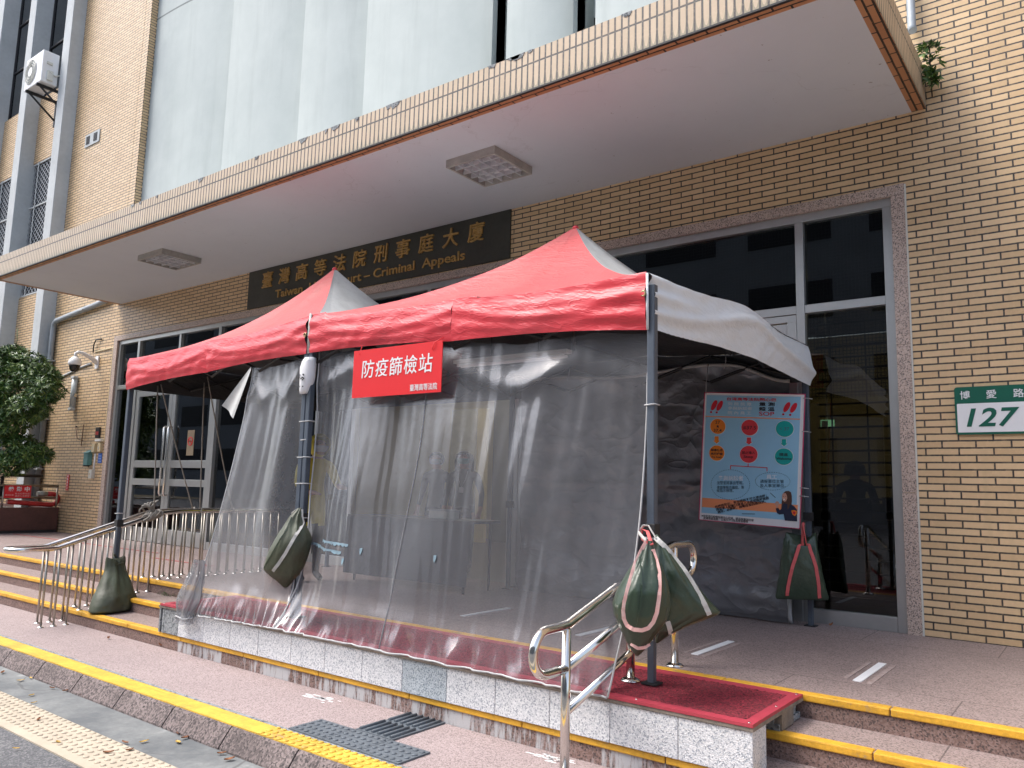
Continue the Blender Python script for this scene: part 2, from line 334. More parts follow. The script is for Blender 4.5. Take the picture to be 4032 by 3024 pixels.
def film_mat(name, haze_lo, haze_hi, tint):
    """clear PVC film gone milky: part see-through, part dull white, with gloss"""
    m, nt, b, o = newmat(name)
    nt.nodes.remove(b)
    p = pos(nt); s = xyz(nt, p)
    tr = N(nt, 'ShaderNodeBsdfTransparent'); tr.inputs[0].default_value = (0.86, 0.87, 0.89, 1)
    df = N(nt, 'ShaderNodeBsdfDiffuse'); df.inputs[0].default_value = (*tint, 1)
    tl = N(nt, 'ShaderNodeBsdfTranslucent'); tl.inputs[0].default_value = (*tint, 1)
    ms = N(nt, 'ShaderNodeMixShader'); ms.inputs[0].default_value = 0.35
    L(nt, df.outputs[0], ms.inputs[1]); L(nt, tl.outputs[0], ms.inputs[2])
    n = noise_n(nt, comb(nt, math_n(nt, 'MULTIPLY', s[0], 5), s[1], math_n(nt, 'MULTIPLY', s[2], 0.8)), 1.0, 5, 0.6)
    n2 = noise_n(nt, p, 14, 5, 0.7)
    f = math_n(nt, 'ADD', math_n(nt, 'MULTIPLY', n, 0.75), math_n(nt, 'MULTIPLY', n2, 0.25))
    mr = N(nt, 'ShaderNodeMapRange'); L(nt, f, mr.inputs[0])
    for i, v in ((1, 0.3), (2, 0.72), (3, haze_lo), (4, haze_hi)): mr.inputs[i].default_value = v
    m1 = N(nt, 'ShaderNodeMixShader'); L(nt, mr.outputs[0], m1.inputs[0]); L(nt, tr.outputs[0], m1.inputs[1]); L(nt, ms.outputs[0], m1.inputs[2])
    gl = N(nt, 'ShaderNodeBsdfGlossy'); gl.inputs['Roughness'].default_value = 0.24; gl.inputs[0].default_value = (0.9, 0.91, 0.93, 1)
    fr = N(nt, 'ShaderNodeFresnel'); fr.inputs[0].default_value = 1.5
    bm_ = N(nt, 'ShaderNodeBump'); bm_.inputs['Strength'].default_value = 0.18; bm_.inputs['Distance'].default_value = 0.02
    L(nt, math_n(nt, 'ADD', n, math_n(nt, 'MULTIPLY', noise_n(nt, p, 6, 3), 0.6)), bm_.inputs['Height'])
    L(nt, bm_.outputs[0], gl.inputs['Normal']); L(nt, bm_.outputs[0], df.inputs['Normal'])
    m2 = N(nt, 'ShaderNodeMixShader'); L(nt, math_n(nt, 'MULTIPLY', fr.outputs[0], 0.13), m2.inputs[0]); L(nt, m1.outputs[0], m2.inputs[1]); L(nt, gl.outputs[0], m2.inputs[2])
    L(nt, m2.outputs[0], o.inputs[0])
    return m
M['film'] = film_mat('clear_plastic_film', 0.21, 0.33, (0.36, 0.37, 0.40))
M['film_milky'] = film_mat('milky_plastic_film', 0.36, 0.52, (0.37, 0.375, 0.385))

def glass_mat(name, tint, ior=1.5):
    m, nt, b, o = newmat(name); nt.nodes.remove(b)
    tr = N(nt, 'ShaderNodeBsdfTransparent'); tr.inputs[0].default_value = (*tint, 1)
    gl = N(nt, 'ShaderNodeBsdfGlossy'); gl.inputs['Roughness'].default_value = 0.005; gl.inputs[0].default_value = (0.95, 0.97, 1, 1)
    fr = N(nt, 'ShaderNodeFresnel'); fr.inputs[0].default_value = ior
    ms = N(nt, 'ShaderNodeMixShader'); L(nt, math_n(nt, 'MULTIPLY', fr.outputs[0], 1.35), ms.inputs[0]); L(nt, tr.outputs[0], ms.inputs[1]); L(nt, gl.outputs[0], ms.inputs[2])
    L(nt, ms.outputs[0], o.inputs[0])
    return m
M['glass'] = glass_mat('tinted_glass', (0.36, 0.36, 0.33))
M['clear_glass'] = glass_mat('clear_glass', (0.72, 0.72, 0.68))
M['dark_glass'] = glass_mat('dark_glass', (0.10, 0.11, 0.12))

def mesh_screen_mat():
    m, nt, b, o = newmat('fine_wire_mesh')
    s = xyz(nt, pos(nt))
    def ln(v): return math_n(nt, 'LESS_THAN', math_n(nt, 'FRACT', math_n(nt, 'DIVIDE', v, 0.030)), 0.20)
    f = math_n(nt, 'MAXIMUM', ln(math_n(nt, 'ADD', s[0], 90)), ln(s[2]))
    b.inputs['Base Color'].default_value = (0.07, 0.078, 0.09, 1)
    L(nt, f, b.inputs['Alpha'])
    return m
M['screen'] = mesh_screen_mat()

def expanded_mesh_mat():
    m, nt, b, o = newmat('diamond_grille_steel')
    s = xyz(nt, pos(nt))
    def ln(v): return math_n(nt, 'LESS_THAN', math_n(nt, 'FRACT', math_n(nt, 'DIVIDE', v, 0.13)), 0.24)
    a = math_n(nt, 'ADD', s[2], math_n(nt, 'MULTIPLY', s[0], 0.8)); c = math_n(nt, 'ADD', math_n(nt, 'SUBTRACT', s[2], math_n(nt, 'MULTIPLY', s[0], 0.8)), 90)
    L(nt, math_n(nt, 'MAXIMUM', ln(math_n(nt, 'ADD', a, 90)), ln(c)), b.inputs['Alpha'])
    b.inputs['Base Color'].default_value = (0.24, 0.26, 0.28, 1)
    return m
M['grille_mesh'] = expanded_mesh_mat()

def leaf_mat(name, cols):
    m, nt, b, o = newmat(name)
    g = N(nt, 'ShaderNodeNewGeometry')
    r = N(nt, 'ShaderNodeValToRGB')
    r.color_ramp.elements[0].color = (*cols[0], 1); r.color_ramp.elements[1].color = (*cols[2], 1)
    e = r.color_ramp.elements.new(0.5); e.color = (*cols[1], 1)
    L(nt, g.outputs['Random Per Island'], r.inputs[0]); L(nt, r.outputs[0], b.inputs['Base Color'])
    b.inputs['Roughness'].default_value = 0.42
    b.inputs['Subsurface Weight'].default_value = 0.0
    return m
M['leaf'] = leaf_mat('podocarpus_leaves', ((0.016, 0.048, 0.010), (0.045, 0.115, 0.022), (0.15, 0.22, 0.045)))

def emit(name, c, s):
    m, nt, b, o = newmat(name)
    b.inputs['Emission Color'].default_value = (*c, 1); b.inputs['Emission Strength'].default_value = s
    b.inputs['Base Color'].default_value = (*c, 1)
    return m
M['tube_on'] = emit('lit_fluorescent_tube', (1, 0.92, 0.74), 5.0)
M['exit_on'] = emit('lit_exit_panel', (0.35, 0.80, 0.50), 0.7)
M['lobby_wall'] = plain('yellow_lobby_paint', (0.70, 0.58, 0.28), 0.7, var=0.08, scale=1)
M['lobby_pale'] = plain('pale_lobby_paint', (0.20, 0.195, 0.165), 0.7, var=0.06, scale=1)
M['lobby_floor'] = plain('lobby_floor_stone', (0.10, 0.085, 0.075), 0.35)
M['lobby_dark'] = plain('dark_counter_laminate', (0.03, 0.03, 0.035), 0.4)
M['slat_brown'] = plain('brown_slat_wood', (0.30, 0.17, 0.075), 0.6, var=0.2)
M['facade_far'] = plain('grey_tiled_facade', (0.25, 0.262, 0.275), 0.7, var=0.1, scale=0.6)

# ------------------------------------------------------------------ geometry helpers
class MB:
    """collects boxes, tubes, sheets and lofts into one mesh"""
    def __init__(s): s.bm = bmesh.new(); s.smooth = set()
    def box(s, x0, x1, y0, y1, z0, z1, mi=0):
        v = [s.bm.verts.new((x, y, z)) for x in (x0, x1) for y in (y0, y1) for z in (z0, z1)]
        for q in ((0, 1, 3, 2), (4, 6, 7, 5), (0, 4, 5, 1), (2, 3, 7, 6), (0, 2, 6, 4), (1, 5, 7, 3)):
            f = s.bm.faces.new([v[i] for i in q]); f.material_index = mi
        return s
    def poly(s, pts, mi=0):
        f = s.bm.faces.new([s.bm.verts.new(p) for p in pts]); f.material_index = mi; return s
    def prism(s, pts, off, mi=0):
        """extrude polygon pts by vector off"""
        off = Vector(off)
        a = [s.bm.verts.new(p) for p in pts]; b = [s.bm.verts.new(Vector(p) + off) for p in pts]
        s.bm.faces.new(a).material_index = mi; s.bm.faces.new(b[::-1]).material_index = mi
        n = len(a)
        for i in range(n): s.bm.faces.new((a[i], b[i], b[(i + 1) % n], a[(i + 1) % n])).material_index = mi
        return s
    def tube(s, pts, r, seg=10, mi=0, closed=False, caps=True, radii=None, flat=None):
        pts = [Vector(p) for p in pts]; n = len(pts)
        t0 = (pts[1] - pts[0]).normalized()
        up = Vector((0, 0, 1)) if abs(t0.z) < 0.9 else Vector((1, 0, 0))
        nrm = (up - t0 * up.dot(t0)).normalized(); rings = []; pt = t0
        for i, p in enumerate(pts):
            if closed: t = (pts[(i + 1) % n] - pts[i - 1]).normalized()
            else: t = (pts[min(i + 1, n - 1)] - pts[max(i - 1, 0)]).normalized()
            q = pt.rotation_difference(t); nrm = (q @ nrm); nrm = (nrm - t * nrm.dot(t)).normalized(); pt = t
            b = t.cross(nrm); rr = radii[i] if radii else r; ring = []
            for k in range(seg):
                a = 2 * math.pi * k / seg
                ring.append(s.bm.verts.new(p + nrm * math.cos(a) * rr + b * math.sin(a) * rr * (flat or 1)))
            rings.append(ring)
        m = n if closed else n - 1
        for i in range(m):
            A, B = rings[i], rings[(i + 1) % n]
            for k in range(seg):
                f = s.bm.faces.new((A[k], A[(k + 1) % seg], B[(k + 1) % seg], B[k])); f.smooth = True; f.material_index = mi
        if caps and not closed:
            s.bm.faces.new(rings[0][::-1]).material_index = mi; s.bm.faces.new(rings[-1]).material_index = mi
        return s
    def cyl(s, x, y, z0, z1, r, seg=16, mi=0): return s.tube([(x, y, z0), (x, y, z1)], r, seg, mi)
    def sheet(s, nu, nv, fn, mi=0, smooth=True):
        g = [[s.bm.verts.new(fn(i / nu, j / nv)) for i in range(nu + 1)] for j in range(nv + 1)]
        for j in range(nv):
            for i in range(nu):
                f = s.bm.faces.new((g[j][i], g[j][i + 1], g[j + 1][i + 1], g[j + 1][i])); f.smooth = smooth; f.material_index = mi
        return s
    def rings(s, rings, mi=0, cap=True):
        """skin a list of equal-length closed rings"""
        vs = [[s.bm.verts.new(p) for p in r] for r in rings]; n = len(vs[0])
        for a, b in zip(vs, vs[1:]):
            for k in range(n):
                f = s.bm.faces.new((a[k], a[(k + 1) % n], b[(k + 1) % n], b[k])); f.smooth = True; f.material_index = mi
        if cap:
            f = s.bm.faces.new(vs[0][::-1]); f.smooth = True; f.material_index = mi
            f = s.bm.faces.new(vs[-1]); f.smooth = True; f.material_index = mi
        return s
    def ball(s, c, rx, ry=None, rz=None, seg=16, ring=10, mi=0, z0=-1.0, z1=1.0):
        ry = ry or rx; rz = rz or rx; rs = []
        for j in range(ring + 1):
            zz = z0 + (z1 - z0) * j / ring
            zz = max(-0.999, min(0.999, math.sin(math.asin(max(-1, min(1, z0))) + (math.asin(max(-1, min(1, z1))) - math.asin(max(-1, min(1, z0)))) * j / ring)))
            q = math.sqrt(1 - zz * zz)
            rs.append([(c[0] + rx * q * math.cos(2 * math.pi * k / seg), c[1] + ry * q * math.sin(2 * math.pi * k / seg), c[2] + rz * zz) for k in range(seg)])
        return s.rings(rs, mi)
    def lathe(s, c, prof, seg=20, mi=0):
        return s.rings([[(c[0] + r * math.cos(2 * math.pi * k / seg), c[1] + r * math.sin(2 * math.pi * k / seg), c[2] + z) for k in range(seg)] for r, z in prof], mi)
    def add_mesh(s, me, mi=0):
        k = len(s.bm.faces); s.bm.from_mesh(me); s.bm.faces.ensure_lookup_table()
        for f in s.bm.faces[k:]: f.material_index = mi
        bpy.data.meshes.remove(me); return s
    def words(s, name, mt, parent, gap=0.045):
        """cut lettering at its wide gaps and build each word"""
        fs = sorted(s.bm.faces, key=lambda f: min(v.co.x for v in f.verts)); groups = []; right = -1e9
        for f in fs:
            if min(v.co.x for v in f.verts) > right + gap: groups.append([])
            groups[-1].append(f); right = max(right, max(v.co.x for v in f.verts))
        for g in groups:
            b = MB(); mp = {v: b.bm.verts.new(v.co) for v in {v for f in g for v in f.verts}}
            for f in g: b.bm.faces.new([mp[v] for v in f.verts])
            b.build(name, mt, parent, recalc=False)
        s.bm.free()
    def xform(s, mat):
        s.bm.transform(mat); return s
    def build(s, name, mats, parent=None, bevel=0, recalc=True, subdiv=0):
        me = bpy.data.meshes.new(name)
        if recalc: bmesh.ops.recalc_face_normals(s.bm, faces=s.bm.faces)
        s.bm.to_mesh(me); s.bm.free()
        for mt in (mats if isinstance(mats, (list, tuple)) else [mats]): me.materials.append(mt)
        o = bpy.data.objects.new(name, me); col.objects.link(o)
        if parent is not None: hang(o, parent)
        if bevel:
            b = o.modifiers.new('bevel', 'BEVEL'); b.width = bevel; b.segments = 2; b.limit_method = 'ANGLE'
        if subdiv:
            b = o.modifiers.new('subdiv', 'SUBSURF'); b.levels = subdiv; b.render_levels = subdiv
        return o
def hang(o, parent):
    """parent o while keeping its world coordinates (parts sit at world identity)"""
    o.parent = parent
    if parent.parent is None: o.matrix_parent_inverse = Matrix.Translation(-Vector(parent.location))
def thing(name, label, cat, loc=(0, 0, 0), group=None):
    o = bpy.data.objects.new(name, None); o.empty_display_size = 0.1; col.objects.link(o)
    o.location = loc; return tag(o, label, cat, group)
def tag(o, label, cat, group=None):
    o['label'] = label; o['category'] = cat
    if group: o['group'] = group
    return o
def struct(o): o['kind'] = 'structure'; return o

# text made into flat or raised mesh, fitted to a rectangle
def text_mesh(body, extrude=0.0, bold=0.0, shear=0.0, spacing=1.0, line=1.0, align='LEFT'):
    cu = bpy.data.curves.new('t', 'FONT'); cu.body = body; cu.size = 1; cu.extrude = extrude; cu.offset = bold; cu.shear = shear
    cu.space_character = spacing; cu.space_line = line; cu.align_x = align; cu.resolution_u = 3
    ob = bpy.data.objects.new('t', cu); col.objects.link(ob)
    dg = bpy.context.evaluated_depsgraph_get(); dg.update()
    me = bpy.data.meshes.new_from_object(ob.evaluated_get(dg))
    bpy.data.objects.remove(ob); bpy.data.curves.remove(cu)
    return me
def fit(me, box, fn, depth=1.0):
    """map mesh bounds to box (a0,a1,b0,b1) and then every point through fn(a,b,h)"""
    xs = [v.co.x for v in me.vertices]; ys = [v.co.y for v in me.vertices]
    x0, x1, y0, y1 = min(xs), max(xs), min(ys), max(ys)
    for v in me.vertices:
        a = box[0] + (v.co.x - x0) / (x1 - x0) * (box[1] - box[0]); b = box[2] + (v.co.y - y0) / (y1 - y0) * (box[3] - box[2])
        v.co = fn(a, b, v.co.z * depth)
    return me
def wall_xy(y): return lambda a, b, h: Vector((a, y - h, b))

def smooth(a, b, x):
    t = max(0, min(1, (x - a) / (b - a))); return t * t * (3 - 2 * t)
def nz(x, y=0.0, z=0.0): return noise.noise(Vector((x, y, z)))

# ================================================================== THE SETTING
YW = 6.965                                   # building face
MB().box(-60, 30, -30, 2.17, -0.60, -0.484).build('road', M['asphalt'])
bpy.data.objects['road']['kind'] = 'structure'
struct(MB().box(-60, 30, 2.49, 2.85, -0.60, -0.480).build('gutter', M['gutter']))
# cream tactile strip let into the road, with rows of domes
tb = MB().box(-60, 30, 2.17, 2.49, -0.60, -0.476)
for i in range(-140, -40):
    for j in range(5):
        tb.lathe((i * 0.065, 2.20 + 0.03 + j * 0.055 + 0.02, -0.476), ((0.018, 0.0), (0.015, 0.004), (0.008, 0.006)), 8)
struct(tb.build('tactile_strip', M['cream_tactile']))
pv = MB().box(-60, 30, 3.04, 3.74, -0.60, -0.36)
struct(pv.build('pavement', M['pave']))
# kerb: stones with a sloping rough face, painted yellow on top
kb = MB(); x = -60.0
while x < 30:
    x1 = x + 0.62
    prof = [(2.885, -0.365), (2.868, -0.378), (2.80, -0.47), (2.79, -0.55), (3.04, -0.55), (3.04, -0.363)]
    kb.prism([(x + 0.006, y, z) for y, z in prof], (0.608, 0, 0))
    x = x1
kerb = struct(kb.build('kerb', M['kerb']))
MB().box(-60, 30, 2.884, 3.026, -0.368, -0.3585).build('yellow_stripe', M['yellow_kerb'], kerb)
MB().box(-60, 30, 3.0275, 3.052, -0.368, -0.3575).build('mortar_joint', M['cinder'], kerb)
rb = MB()
for i in range(26):                          # painted-over dome tiles beside the dark tactile plates
    for y in (2.905, 2.96, 3.015): rb.lathe((-3.95 + i * 0.055, y, -0.3584), ((0.020, 0), (0.015, 0.004), (0.007, 0.006)), 10)
rb.build('yellow_domes', M['yellow_kerb'], kerb)
# steps and terrace
st = MB()
st.box(-30, 12, 3.745, 4.095, -0.60, -0.24); st.box(-30, 12, 4.095, 4.47, -0.60, -0.12)
for f in st.bm.faces: f.material_index = 1 if abs(f.normal.y) > 0.5 or f.calc_center_median().z < -0.13 and False else 0
st.bm.normal_update()
for f in st.bm.faces:
    f.material_index = 0 if f.normal.z > 0.5 else (2 if f.calc_center_median().y < 3.8 else 1)
steps = struct(st.build('steps', [M['terrace'], M['riser'], M['low_riser']]))
tr = MB().box(-30, 12, 4.47, 7.2, -0.60, 0.0); tr.bm.normal_update()
for f in tr.bm.faces: f.material_index = 0 if f.normal.z > 0.5 else 1
terrace = struct(tr.build('terrace', [M['terrace'], M['riser']]))
def nosing(y, z, parent):
    b = MB(); x = -30.0
    while x < 12:
        wd = 0.88
        b.box(x + 0.003, x + wd - 0.003, y - 0.012, y + 0.062, z - 0.032, z + 0.006)
        x += wd
    b.build('yellow_nosing', M['yellow'], parent, bevel=0.006)
nosing(3.745, -0.24, steps); nosing(4.095, -0.12, steps); nosing(4.47, 0.0, terrace)
def painted(name, x0, x1, y0, y1, mt, z=0.004):
    MB().box(x0, x1, y0, y1, -0.01, z).build(name, mt, terrace)
ghost = plain('faint_overspray', (0.40, 0.34, 0.32), 0.8, var=0.35, scale=30, c2=(0.26, 0.18, 0.16))
red_line = plain('worn_red_line', (0.42, 0.13, 0.12), 0.8, var=0.3, scale=8)
for xa, y0, y1 in ((-2.262, 5.02, 5.65), (-1.245, 4.99, 5.63), (-4.34, 5.09, 5.72), (-3.18, 5.04, 5.66)):
    painted('white_line', xa - 0.024, xa + 0.024, y0, y1, M['white_line'], 0.005)
    painted('paint_ghost', xa - 0.085, xa - 0.060, y0 + 0.03, y1 - 0.02, ghost); painted('paint_ghost', xa + 0.055, xa + 0.085, y0 - 0.03, y1 - 0.04, ghost)
painted('red_line', -10.4, -9.0, 5.70, 5.76, red_line); painted('red_line', -16.0, -11.0, 6.1, 6.15, red_line)

pave_o = bpy.data.objects['pavement']; q = random.Random(31)
for cx_, cy_ in ((-4.30, 3.60), (-2.43, 3.66)):
    b = MB()
    for i in range(26):
        x, y = cx_ + q.gauss(0, 0.07), min(3.72, cy_ + q.gauss(0, 0.022)); l, w2 = q.uniform(0.012, 0.05), q.uniform(0.003, 0.010)
        b.poly([(x - l, y - w2, -0.3585), (x + l * .8, y - w2 * .6, -0.3585), (x + l, y + w2, -0.3585), (x - l * .7, y + w2 * .8, -0.3585)])
    b.build('paint_spill', M['white_line'], pave_o)

# dark tactile plates on the pavement
tp = thing('tactile_plate', 'dark grey guiding bar plate laid from the lowest step towards the kerb', 'tactile plate', (-3.44, 3.5, -0.36), 'dark tactile plates')
b = MB().box(-3.59, -3.29, 3.29, 3.735, -0.366, -0.350)
for i in range(6): b.tube([(-3.565 + i * 0.05, 3.30, -0.351), (-3.565 + i * 0.05, 3.50, -0.351)], 0.016, 8, flat=0.5); b.tube([(-3.565 + i * 0.05, 3.53, -0.351), (-3.565 + i * 0.05, 3.72, -0.351)], 0.016, 8, flat=0.5)
b.build('bar_plate', M['tactile'], tp)
for i, lab in enumerate(('dark grey dotted warning plate at the kerb, the one farthest from the curved handrail', 'dark grey dotted warning plate at the kerb, directly below the ribbed bar plate', 'dark grey dotted warning plate at the kerb, the one nearest the curved handrail')):
    t2 = thing('tactile_plate', lab, 'tactile plate', (-3.74 + i * 0.3, 3.16, -0.36), 'dark tactile plates')
    x0 = -3.89 + i * 0.3
    b = MB().box(x0 + 0.002, x0 + 0.298, 3.043, 3.283, -0.366, -0.350)
    for a in range(6):
        for c in range(4): b.lathe((x0 + 0.027 + a * 0.049, 3.075 + c * 0.058, -0.350), ((0.017, 0), (0.014, 0.004), (0.006, 0.006)), 10)
    b.build('dot_plate', M['tactile'], t2)

# ================================================================== THE COURT BUILDING
B = thing('court_building', 'tan brick court building with flat entrance canopy and pale concrete upper wall', 'building', (-8, YW, 0))
w_ = MB()
w_.box(-1.24, 9, YW, YW + 0.35, -0.3, 16)                         # right of the entrance
w_.box(-14.63, -1.24, YW, YW + 0.35, 3.665, 4.5)                  # above the entrance
w_.box(-17.30, -14.63, YW, YW + 0.35, -0.3, 16)                   # left bay
w_.box(-14.63, -14.40, YW + 0.003, YW + 0.35, 4.5, 16)
w_.box(-1.30, -1.24, YW + 0.003, YW + 0.35, 4.5, 16)
w_.build('brick_wall', M['brick'], B)
cp = MB()
edges = [-14.40, -11.75, -9.71, -8.23, -5.87]
def panel(x0, x1, z0=4.55, z1=16):
    n = 14
    for i in range(n):
        u0, u1 = i / n, (i + 1) / n
        y0 = 7.10 + 0.26 * u0 ** 2.2; y1 = 7.10 + 0.26 * u1 ** 2.2
        xa, xb = x0 + (x1 - x0) * u0, x0 + (x1 - x0) * u1
        v = [cp.bm.verts.new(p) for p in ((xa, y0, z0), (xb, y1, z0), (xb, y1, z1), (xa, y0, z1))]
        cp.bm.faces.new(v).smooth = True
    cp.poly([(x1, 7.36, z0), (x1, 7.10, z0), (x1, 7.10, z1), (x1, 7.36, z1)])
for a, b in zip(edges, edges[1:]): panel(a, b)
# deep slots with a window at the bottom, between the right-hand panels
cp.box(-5.87, -5.64, 7.55, 7.6, 6.62, 16)
cp.poly([(-5.87, 7.19, 4.55), (-5.87, 7.56, 4.55), (-5.87, 7.56, 16), (-5.87, 7.19, 16)])
cp.poly([(-5.64, 7.56, 4.55), (-5.64, 7.2, 4.55), (-5.64, 7.2, 16), (-5.64, 7.56, 16)])
panel(-5.64, -4.66)
cp.box(-4.66, -4.36, 7.55, 7.6, 6.72, 16)
cp.poly([(-4.66, 7.19, 4.55), (-4.66, 7.56, 4.55), (-4.66, 7.56, 16), (-4.66, 7.19, 16)])
cp.poly([(-4.36, 7.56, 4.55), (-4.36, 7.2, 4.55), (-4.36, 7.2, 16), (-4.36, 7.56, 16)])
panel(-4.36, -2.5); panel(-2.5, -1.3)
cp.build('concrete_wall', M['conc'], B, recalc=False)
sw = MB().box(-5.87, -5.64, 7.57, 7.62, 4.55, 6.62).box(-4.66, -4.36, 7.57, 7.62, 4.55, 6.72)
sw.build('slot_window', M['dark_glass'], B)
rc = MB().box(-15, 1, 7.65, 7.70, 4.3, 16); rc.build('backing_wall', M['black'], B)

# canopy
cy0, cx0, cx1, cz = 4.85, -14.63, -1.05, 4.276
can = MB().box(cx0, cx1, cy0, YW - 0.002, cz, 4.626)
can.bm.normal_update()
# underside cut into a white field and an orange tile border
for f in list(can.bm.faces):
    if f.normal.z < -0.5: can.bm.faces.remove(f)
can.poly([(cx0, cy0, cz), (cx1, cy0, cz), (cx1, 4.963, cz), (cx0, 4.963, cz)], 1)
can.poly([(-1.16, 4.963, cz), (cx1, 4.963, cz), (cx1, YW, cz), (-1.16, YW, cz)], 4)
can.poly([(cx0, 4.963, cz), (cx0 + 0.11, 4.963, cz), (cx0 + 0.11, YW, cz), (cx0, YW, cz)], 4)
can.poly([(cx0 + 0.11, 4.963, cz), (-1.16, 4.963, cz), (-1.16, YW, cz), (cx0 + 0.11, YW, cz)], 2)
can.bm.normal_update()
for f in can.bm.faces:
    if f.normal.z > 0.5 and f.calc_center_median().z > 4.5: f.material_index = 3
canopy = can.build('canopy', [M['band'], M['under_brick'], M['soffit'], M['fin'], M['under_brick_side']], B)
# broken mortar patches along the top edge of the canopy
rr = random.Random(3)
for i in range(16):
    bp = MB(); x = rr.uniform(-12.5, -2.4); wd = rr.uniform(0.04, 0.16)
    bp.prism([(x, cy0 - 0.004, 4.628), (x + wd, cy0 - 0.004, 4.628), (x + wd * 0.8, cy0 - 0.004, 4.628 - rr.uniform(0.015, 0.04)), (x + wd * 0.3, cy0 - 0.004, 4.628 - rr.uniform(0.02, 0.06))], (0, 0.003, 0)).build('chipped_edge', M['cinder'], canopy)
dk = MB().box(cx0, cx1, cy0 - 0.006, cy0 + 0.02, cz - 0.006, cz + 0.008); dk.build('drip_edge', M['black'], canopy)

# granite surround of the glazed front
g = MB()
g.box(-14.63, -1.24, YW - 0.018, YW + 0.12, 3.575, 3.665)
for z0, z1 in ((0, 1.1), (1.103, 2.3), (2.303, 3.572)):
    g.box(-1.345, -1.24, YW - 0.018, YW + 0.12, z0, z1); g.box(-14.63, -14.50, YW - 0.018, YW + 0.12, z0, z1)
g.build('granite_surround', M['granite'], B)
calk = MB().box(-1.24, -1.228, YW - 0.010, YW + 0.01, 0, 3.66); calk.build('white_caulk', M['offwhite'], B)

# aluminium glazing
mull = [-14.46, -13.76, -11.22, -8.70, -7.95, -5.32, -2.12, -1.385]
fy0, fy1 = YW + 0.02, YW + 0.10
fr = MB()
fr.box(-14.5, -1.345, fy0, fy1, 3.50, 3.575)
for x in mull: fr.box(x - 0.036, x + 0.036, fy0 - 0.004, fy1, 0, 3.498)
def seg(fb, a, b, z0, z1, dy=0.0): fb.box(a + 0.038, b - 0.038, fy0 + dy, fy1, z0, z1)
for a, b in zip(mull, mull[1:]): seg(fr, a, b, 2.66, 2.735)
for a, b in ((-14.46, -13.76), (-11.22, -8.70), (-8.70, -7.95), (-2.12, -1.385)): seg(fr, a, b, 0, 0.115)
fr.box(-12.40 - 0.03, -12.40 + 0.03, fy0, fy1, 2.735, 3.498); fr.box(-10.0, -9.94, fy0, fy1, 2.735, 3.498); fr.box(-6.7, -6.64, fy0, fy1, 2.735, 3.498)
fr.build('glazing_frame', M['alu'], B, bevel=0.003)
gy = YW + 0.07
blindm = plain('dark_blue_grey_blind', (0.045, 0.050, 0.060), 0.85)
for a, b in zip(mull, mull[1:]):
    f = MB().box(a + 0.036, b - 0.036, gy, gy + 0.008, 2.735, 3.50).build('transom_window', M['glass'], B)
    MB().sheet(40, 2, lambda u, v, a=a, b=b: (a + 0.02 + (b - a - 0.04) * u, gy + 0.12 + 0.02 * nz(u * (b - a) * 9, v, a), 3.52 - 0.80 * v)).build('dark_blind', blindm, f)
    if a > -8:
        MB().poly([(a + 0.036, gy + 0.05, 2.735), (b - 0.036, gy + 0.05, 2.735), (b - 0.036, gy + 0.05, 3.5), (a + 0.036, gy + 0.05, 3.5)]).build('wire_screen', M['screen'], f)
for a, b in ((-14.46, -13.76), (-11.22, -8.70), (-8.70, -7.95), (-2.12, -1.385)):
    f = MB().box(a + 0.036, b - 0.036, gy, gy + 0.008, 0.115, 2.66).build('side_window', M['glass'], B)
    if a > -3:
        MB().poly([(a + 0.036, gy + 0.05, 1.9), (b - 0.036, gy + 0.05, 1.9), (b - 0.036, gy + 0.05, 2.66), (a + 0.036, gy + 0.05, 2.66)]).build('wire_screen', M['screen'], f)
def door_leaf(x0, x1, hx, notice=False):
    """glass door leaf with stiles, two mid rails and a long pull handle"""
    y0, y1 = YW + 0.025, YW + 0.085
    d = MB(); st_ = 0.10
    d.box(x0, x0 + st_, y0, y1, 0.01, 2.58); d.box(x1 - st_, x1, y0, y1, 0.01, 2.58)
    for z0, z1 in ((0.01, 0.24), (0.95, 1.06), (1.25, 1.37), (2.49, 2.58)): d.box(x0 + st_, x1 - st_, y0 + 0.002, y1 - 0.002, z0, z1)
    do = d.build('entrance_door', M['alu'], B, bevel=0.003)
    MB().box(x0 + st_, x1 - st_, YW + 0.05, YW + 0.058, 0.24, 2.49).build('door_glass', M['clear_glass'], do)
    h = MB()
    h.tube([(hx, y0, 0.80), (hx, y0 - 0.05, 0.80), (hx, y0 - 0.065, 0.83), (hx, y0 - 0.065, 1.90), (hx, y0 - 0.05, 1.925), (hx, y0, 1.925)], 0.018, 10)
    h.build('pull_handle', M['steel'], do)
    return do
door_leaf(-13.70, -12.505, -12.57); dl = door_leaf(-12.495, -11.27, -12.43)
MB().box(-11.98, -11.78, YW + 0.044, YW + 0.048, 1.45, 1.86).build('paper_notice', plain('tan_paper', (0.30, 0.235, 0.15), 0.7), dl)
MB().tube([(-11.88 + 0.065 * math.cos(k * math.pi / 12), YW + 0.042, 1.68 + 0.065 * math.sin(k * math.pi / 12)) for k in range(24)], 0.009, 6, closed=True).tube([(-11.926, YW + 0.042, 1.726), (-11.834, YW + 0.042, 1.634)], 0.008, 6).build('no_smoking_ring', M['red_sign'], dl)
MB().box(-11.925, -11.835, YW + 0.0405, YW + 0.0435, 1.674, 1.688).build('cigarette_mark', M['black'], dl)
